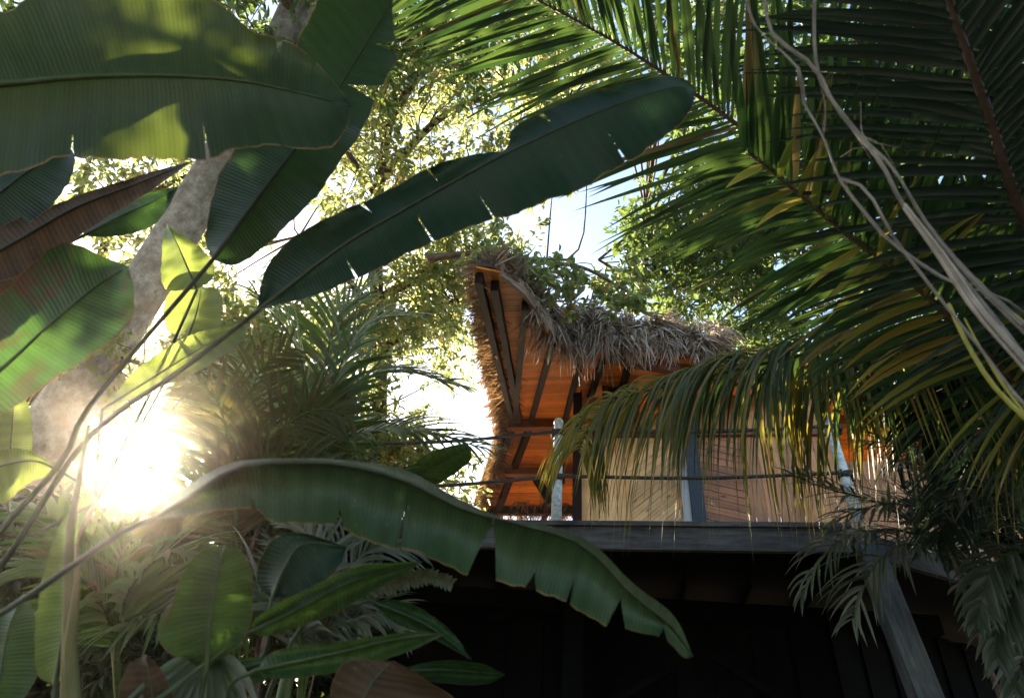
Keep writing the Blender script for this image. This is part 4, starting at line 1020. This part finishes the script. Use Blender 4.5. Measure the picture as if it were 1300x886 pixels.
tr = thing('tree', 'bright backlit tree far behind the brown folded leaf on the left', 'tree', ground_at(P(60, 900, 11)))
mb = MB(); base = ground_at(P(60, 900, 11)); tk = spline([base, P(70, 600, 11), P(110, 400, 11), P(150, 250, 11)], 40)
mb.tube(tk, [.28, .2, .12, .06], 12); mb.build('trunk', M['bark'], tr, True)
mb = MB(); lm = [tk[12:]]
for pts in ([(110, 400), (60, 330), (0, 300)], [(140, 290), (220, 230), (300, 220)], [(120, 350), (200, 320), (260, 300)]):
    lm.append(limb(mb, pts, [11, 10.5], [.07, .03]))
cl = np.vstack([sample_poly([(-80, 150), (340, 150), (340, 300), (180, 400), (150, 470), (-80, 480)], 130, (9.5, 12)),
                sample_poly([(-80, 480), (60, 470), (90, 560), (60, 640), (-80, 640)], 30, (9.5, 12))])
cl = clear_sun(cl)
twigs(mb, cl, lm, .016, 2); mb.build('branches', M['bark'], tr, True)
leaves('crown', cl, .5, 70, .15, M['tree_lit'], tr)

tr = thing('tree', 'slender backlit tree with added shading clumps just above the sun', 'tree', ground_at(P(330, 900, 8.5)))
mb = MB(); base = ground_at(P(330, 900, 8.5)); tk = spline([base, P(320, 640, 8.5), P(300, 520, 8.5), P(240, 440, 8.3)], 40)
mb.tube(tk, [.16, .11, .07, .03], 12); mb.build('trunk', M['bark'], tr, True)
mb = MB(); lm = [tk[20:], limb(mb, [(300, 520), (200, 470), (100, 440)], [8.5, 8.0], [.05, .02]), limb(mb, [(290, 500), (340, 430), (380, 380)], [8.5, 8.6], [.05, .02])]
cl = np.vstack([sample_poly([(20, 380), (200, 400), (340, 360), (420, 400), (360, 520), (250, 520), (120, 500), (40, 520)], 50, (7, 9.5)),
                sample_poly([(20, 470), (60, 400), (168, 400), (170, 532), (90, 555)], 80, (8.8, 9.8)), sample_poly([(204, 400), (350, 400), (330, 530), (206, 535)], 80, (8.8, 9.8)),  # dense clumps with a gap, added to shade the top-left blade
                sample_poly([(240, 500), (420, 470), (420, 640), (270, 640)], 70, (7, 9)), sample_poly([(-80, 520), (110, 540), (110, 660), (-80, 660)], 30, (8, 10)),
                sample_poly([(80, 500), (290, 500), (300, 690), (70, 690)], 90, (8.5, 10.5))])
cl = clear_sun(cl)
twigs(mb, cl, lm, .012); mb.build('branches', M['bark'], tr, True)
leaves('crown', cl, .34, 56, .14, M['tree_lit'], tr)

# dense bushes
def bush(label, poly, n, dep, mk, size=.14, per=80, r=.5):
    cl = sample_poly(poly, n, dep); c = cl.mean(0)
    t = thing('shrub', label, 'shrub', ground_at(c))
    mb = MB(); 
    for i in range(6): mb.tube(spline([ground_at(c)+rng.normal(size=3)*.1*np.array([1, 1, 0]), (ground_at(c)+cl[i])/2+rng.normal(size=3)*.15, cl[i]], 12), [.04, .012], 6)
    twigs(mb, cl[6:], [cl[:6]], .01, 3); mb.build('branches', M['bark'], t, True)
    leaves('foliage', cl, r, per, size, M[mk], t)
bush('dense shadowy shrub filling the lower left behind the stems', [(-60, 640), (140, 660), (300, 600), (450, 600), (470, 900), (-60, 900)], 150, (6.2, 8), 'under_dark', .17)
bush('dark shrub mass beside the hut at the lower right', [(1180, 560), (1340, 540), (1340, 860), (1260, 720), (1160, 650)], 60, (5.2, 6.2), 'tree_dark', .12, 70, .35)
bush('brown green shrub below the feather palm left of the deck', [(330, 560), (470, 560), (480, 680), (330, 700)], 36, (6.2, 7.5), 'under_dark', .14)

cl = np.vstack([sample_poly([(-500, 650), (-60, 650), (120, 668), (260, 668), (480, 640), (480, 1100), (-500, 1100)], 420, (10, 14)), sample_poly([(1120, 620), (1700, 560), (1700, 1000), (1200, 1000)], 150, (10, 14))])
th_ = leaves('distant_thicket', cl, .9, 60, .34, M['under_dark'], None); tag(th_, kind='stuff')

# unseen tree added to keep sky light off the near plants
tr = thing('tree', 'added out-of-view tree shading the near plants from behind and above', 'tree', (-3.2, -3.5, 0))
mb = MB(); b_ = np.array([-3.2, -3.5, 0]); tk = spline([b_, b_+np.array([.2, .1, 2.4]), b_+np.array([.6, .8, 4.6])], 24); mb.tube(tk, [.4, .28, .2], 14); mb.build('trunk', M['bark'], tr, True)
mb = MB(); lm = [tk[14:]]
for q in ((-1.5, -.5, 5.5), (1.5, -1.5, 5.3), (-4.2, -1, 5.2), (2.8, -.6, 5.5)):
    p = spline([tk[-1], (tk[-1]+np.array(q))/2+Z*.3, np.array(q)], 16); lm.append(p); mb.tube(p, [.15, .08, .03], 8)
cl = np.stack([rng.uniform(-4.5, 3.2, 210), rng.uniform(-2.8, .9, 210), rng.uniform(4.6, 6.3, 210)], 1)
cl = cl[((cl-CAM)@FW < .2) | (np.abs((cl-CAM)@RT)/np.maximum(.01, (cl-CAM)@FW) > 1.1) | (((cl-CAM)@UP)/np.maximum(.01, (cl-CAM)@FW) > .85)]
twigs(mb, cl, lm, .016, 3); mb.build('branches', M['bark'], tr, True)
leaves('crown', cl, .55, 60, .22, M['tree_mid'], tr)
HAZE = 0.0015; EXPO = 2.45

# ================================================================== light, air, camera
world = bpy.data.worlds.new('World'); S.world = world; world.use_nodes = True
nt = world.node_tree; nt.nodes.clear()
sky = nt.nodes.new('ShaderNodeTexSky'); sky.sky_type = 'NISHITA'; sky.sun_disc = False
sky.sun_elevation = SUN_EL; sky.sun_rotation = SUN_AZ; sky.altitude = 10; sky.air_density = 1.; sky.dust_density = 1.2
bg = nt.nodes.new('ShaderNodeBackground'); bg.inputs['Strength'].default_value = .10
nt.links.new(sky.outputs[0], bg.inputs['Color'])
# the sun's own disc and its aureole in the sky
tc = nt.nodes.new('ShaderNodeTexCoord'); dp = nt.nodes.new('ShaderNodeVectorMath'); dp.operation = 'DOT_PRODUCT'
nrmn = nt.nodes.new('ShaderNodeVectorMath'); nrmn.operation = 'NORMALIZE'
nt.links.new(tc.outputs['Generated'], nrmn.inputs[0]); nt.links.new(nrmn.outputs[0], dp.inputs[0]); dp.inputs[1].default_value = SUN
dot = math_node(nt, 'MAXIMUM', dp.outputs['Value'], 0.)
au = math_node(nt, 'MULTIPLY', math_node(nt, 'POWER', dot, 900.), 14.)
au = math_node(nt, 'ADD', au, math_node(nt, 'MULTIPLY', math_node(nt, 'POWER', dot, 30.), .5))
bg2 = nt.nodes.new('ShaderNodeBackground'); bg2.inputs['Color'].default_value = (1, .86, .66, 1); nt.links.new(au, bg2.inputs['Strength'])
ad = nt.nodes.new('ShaderNodeAddShader'); nt.links.new(bg.outputs[0], ad.inputs[0]); nt.links.new(bg2.outputs[0], ad.inputs[1])
ow = nt.nodes.new('ShaderNodeOutputWorld'); nt.links.new(ad.outputs[0], ow.inputs['Surface'])
sl = bpy.data.lights.new('sun', 'SUN'); sl.energy = 5; sl.angle = math.radians(.53); sl.color = (1, .86, .66)
so = bpy.data.objects.new('sun', sl); COL.objects.link(so)
so.rotation_euler = Vector(SUN).to_track_quat('Z', 'Y').to_euler()
# faint scattering volume added to give the lens glare around the sun
hm, nt, N, L = mat('air'); pv = N('ShaderNodeVolumePrincipled'); pv.inputs['Color'].default_value = (1, .90, .76, 1)
pv.inputs['Density'].default_value = HAZE; pv.inputs['Anisotropy'].default_value = .945
ov = N('ShaderNodeOutputMaterial'); L(pv.outputs[0], ov.inputs['Volume'])
if HAZE > 0:
    m = MB(); m.beam((0, -145, 7.5), (0, 185, 7.5), 330, 18); hz = m.build('glare_haze', hm, None); tag(hz, kind='stuff')
cam = bpy.data.cameras.new('camera'); cam.sensor_width = 36; cam.lens = 36*F/1300; cam.clip_end = 2000; cam.clip_start = .02
co = bpy.data.objects.new('camera', cam); COL.objects.link(co)
co.matrix_world = Matrix(((RT[0], UP[0], -FW[0], CAM[0]), (RT[1], UP[1], -FW[1], CAM[1]), (RT[2], UP[2], -FW[2], CAM[2]), (0, 0, 0, 1)))
cam.dof.use_dof = True; cam.dof.focus_distance = 7.2; cam.dof.aperture_fstop = 3.2
S.camera = co
S.view_settings.view_transform = 'Standard'; S.view_settings.look = 'None'; S.view_settings.gamma = 1
S.view_settings.exposure = EXPO; S.view_settings.use_curve_mapping = False
S.render.resolution_x, S.render.resolution_y = 1024, 697
c = S.cycles; c.max_bounces = 8; c.diffuse_bounces = 4; c.glossy_bounces = 3; c.transmission_bounces = 6; c.volume_bounces = 0
c.transparent_max_bounces = 6; c.use_denoising = True; c.sample_clamp_indirect = 6
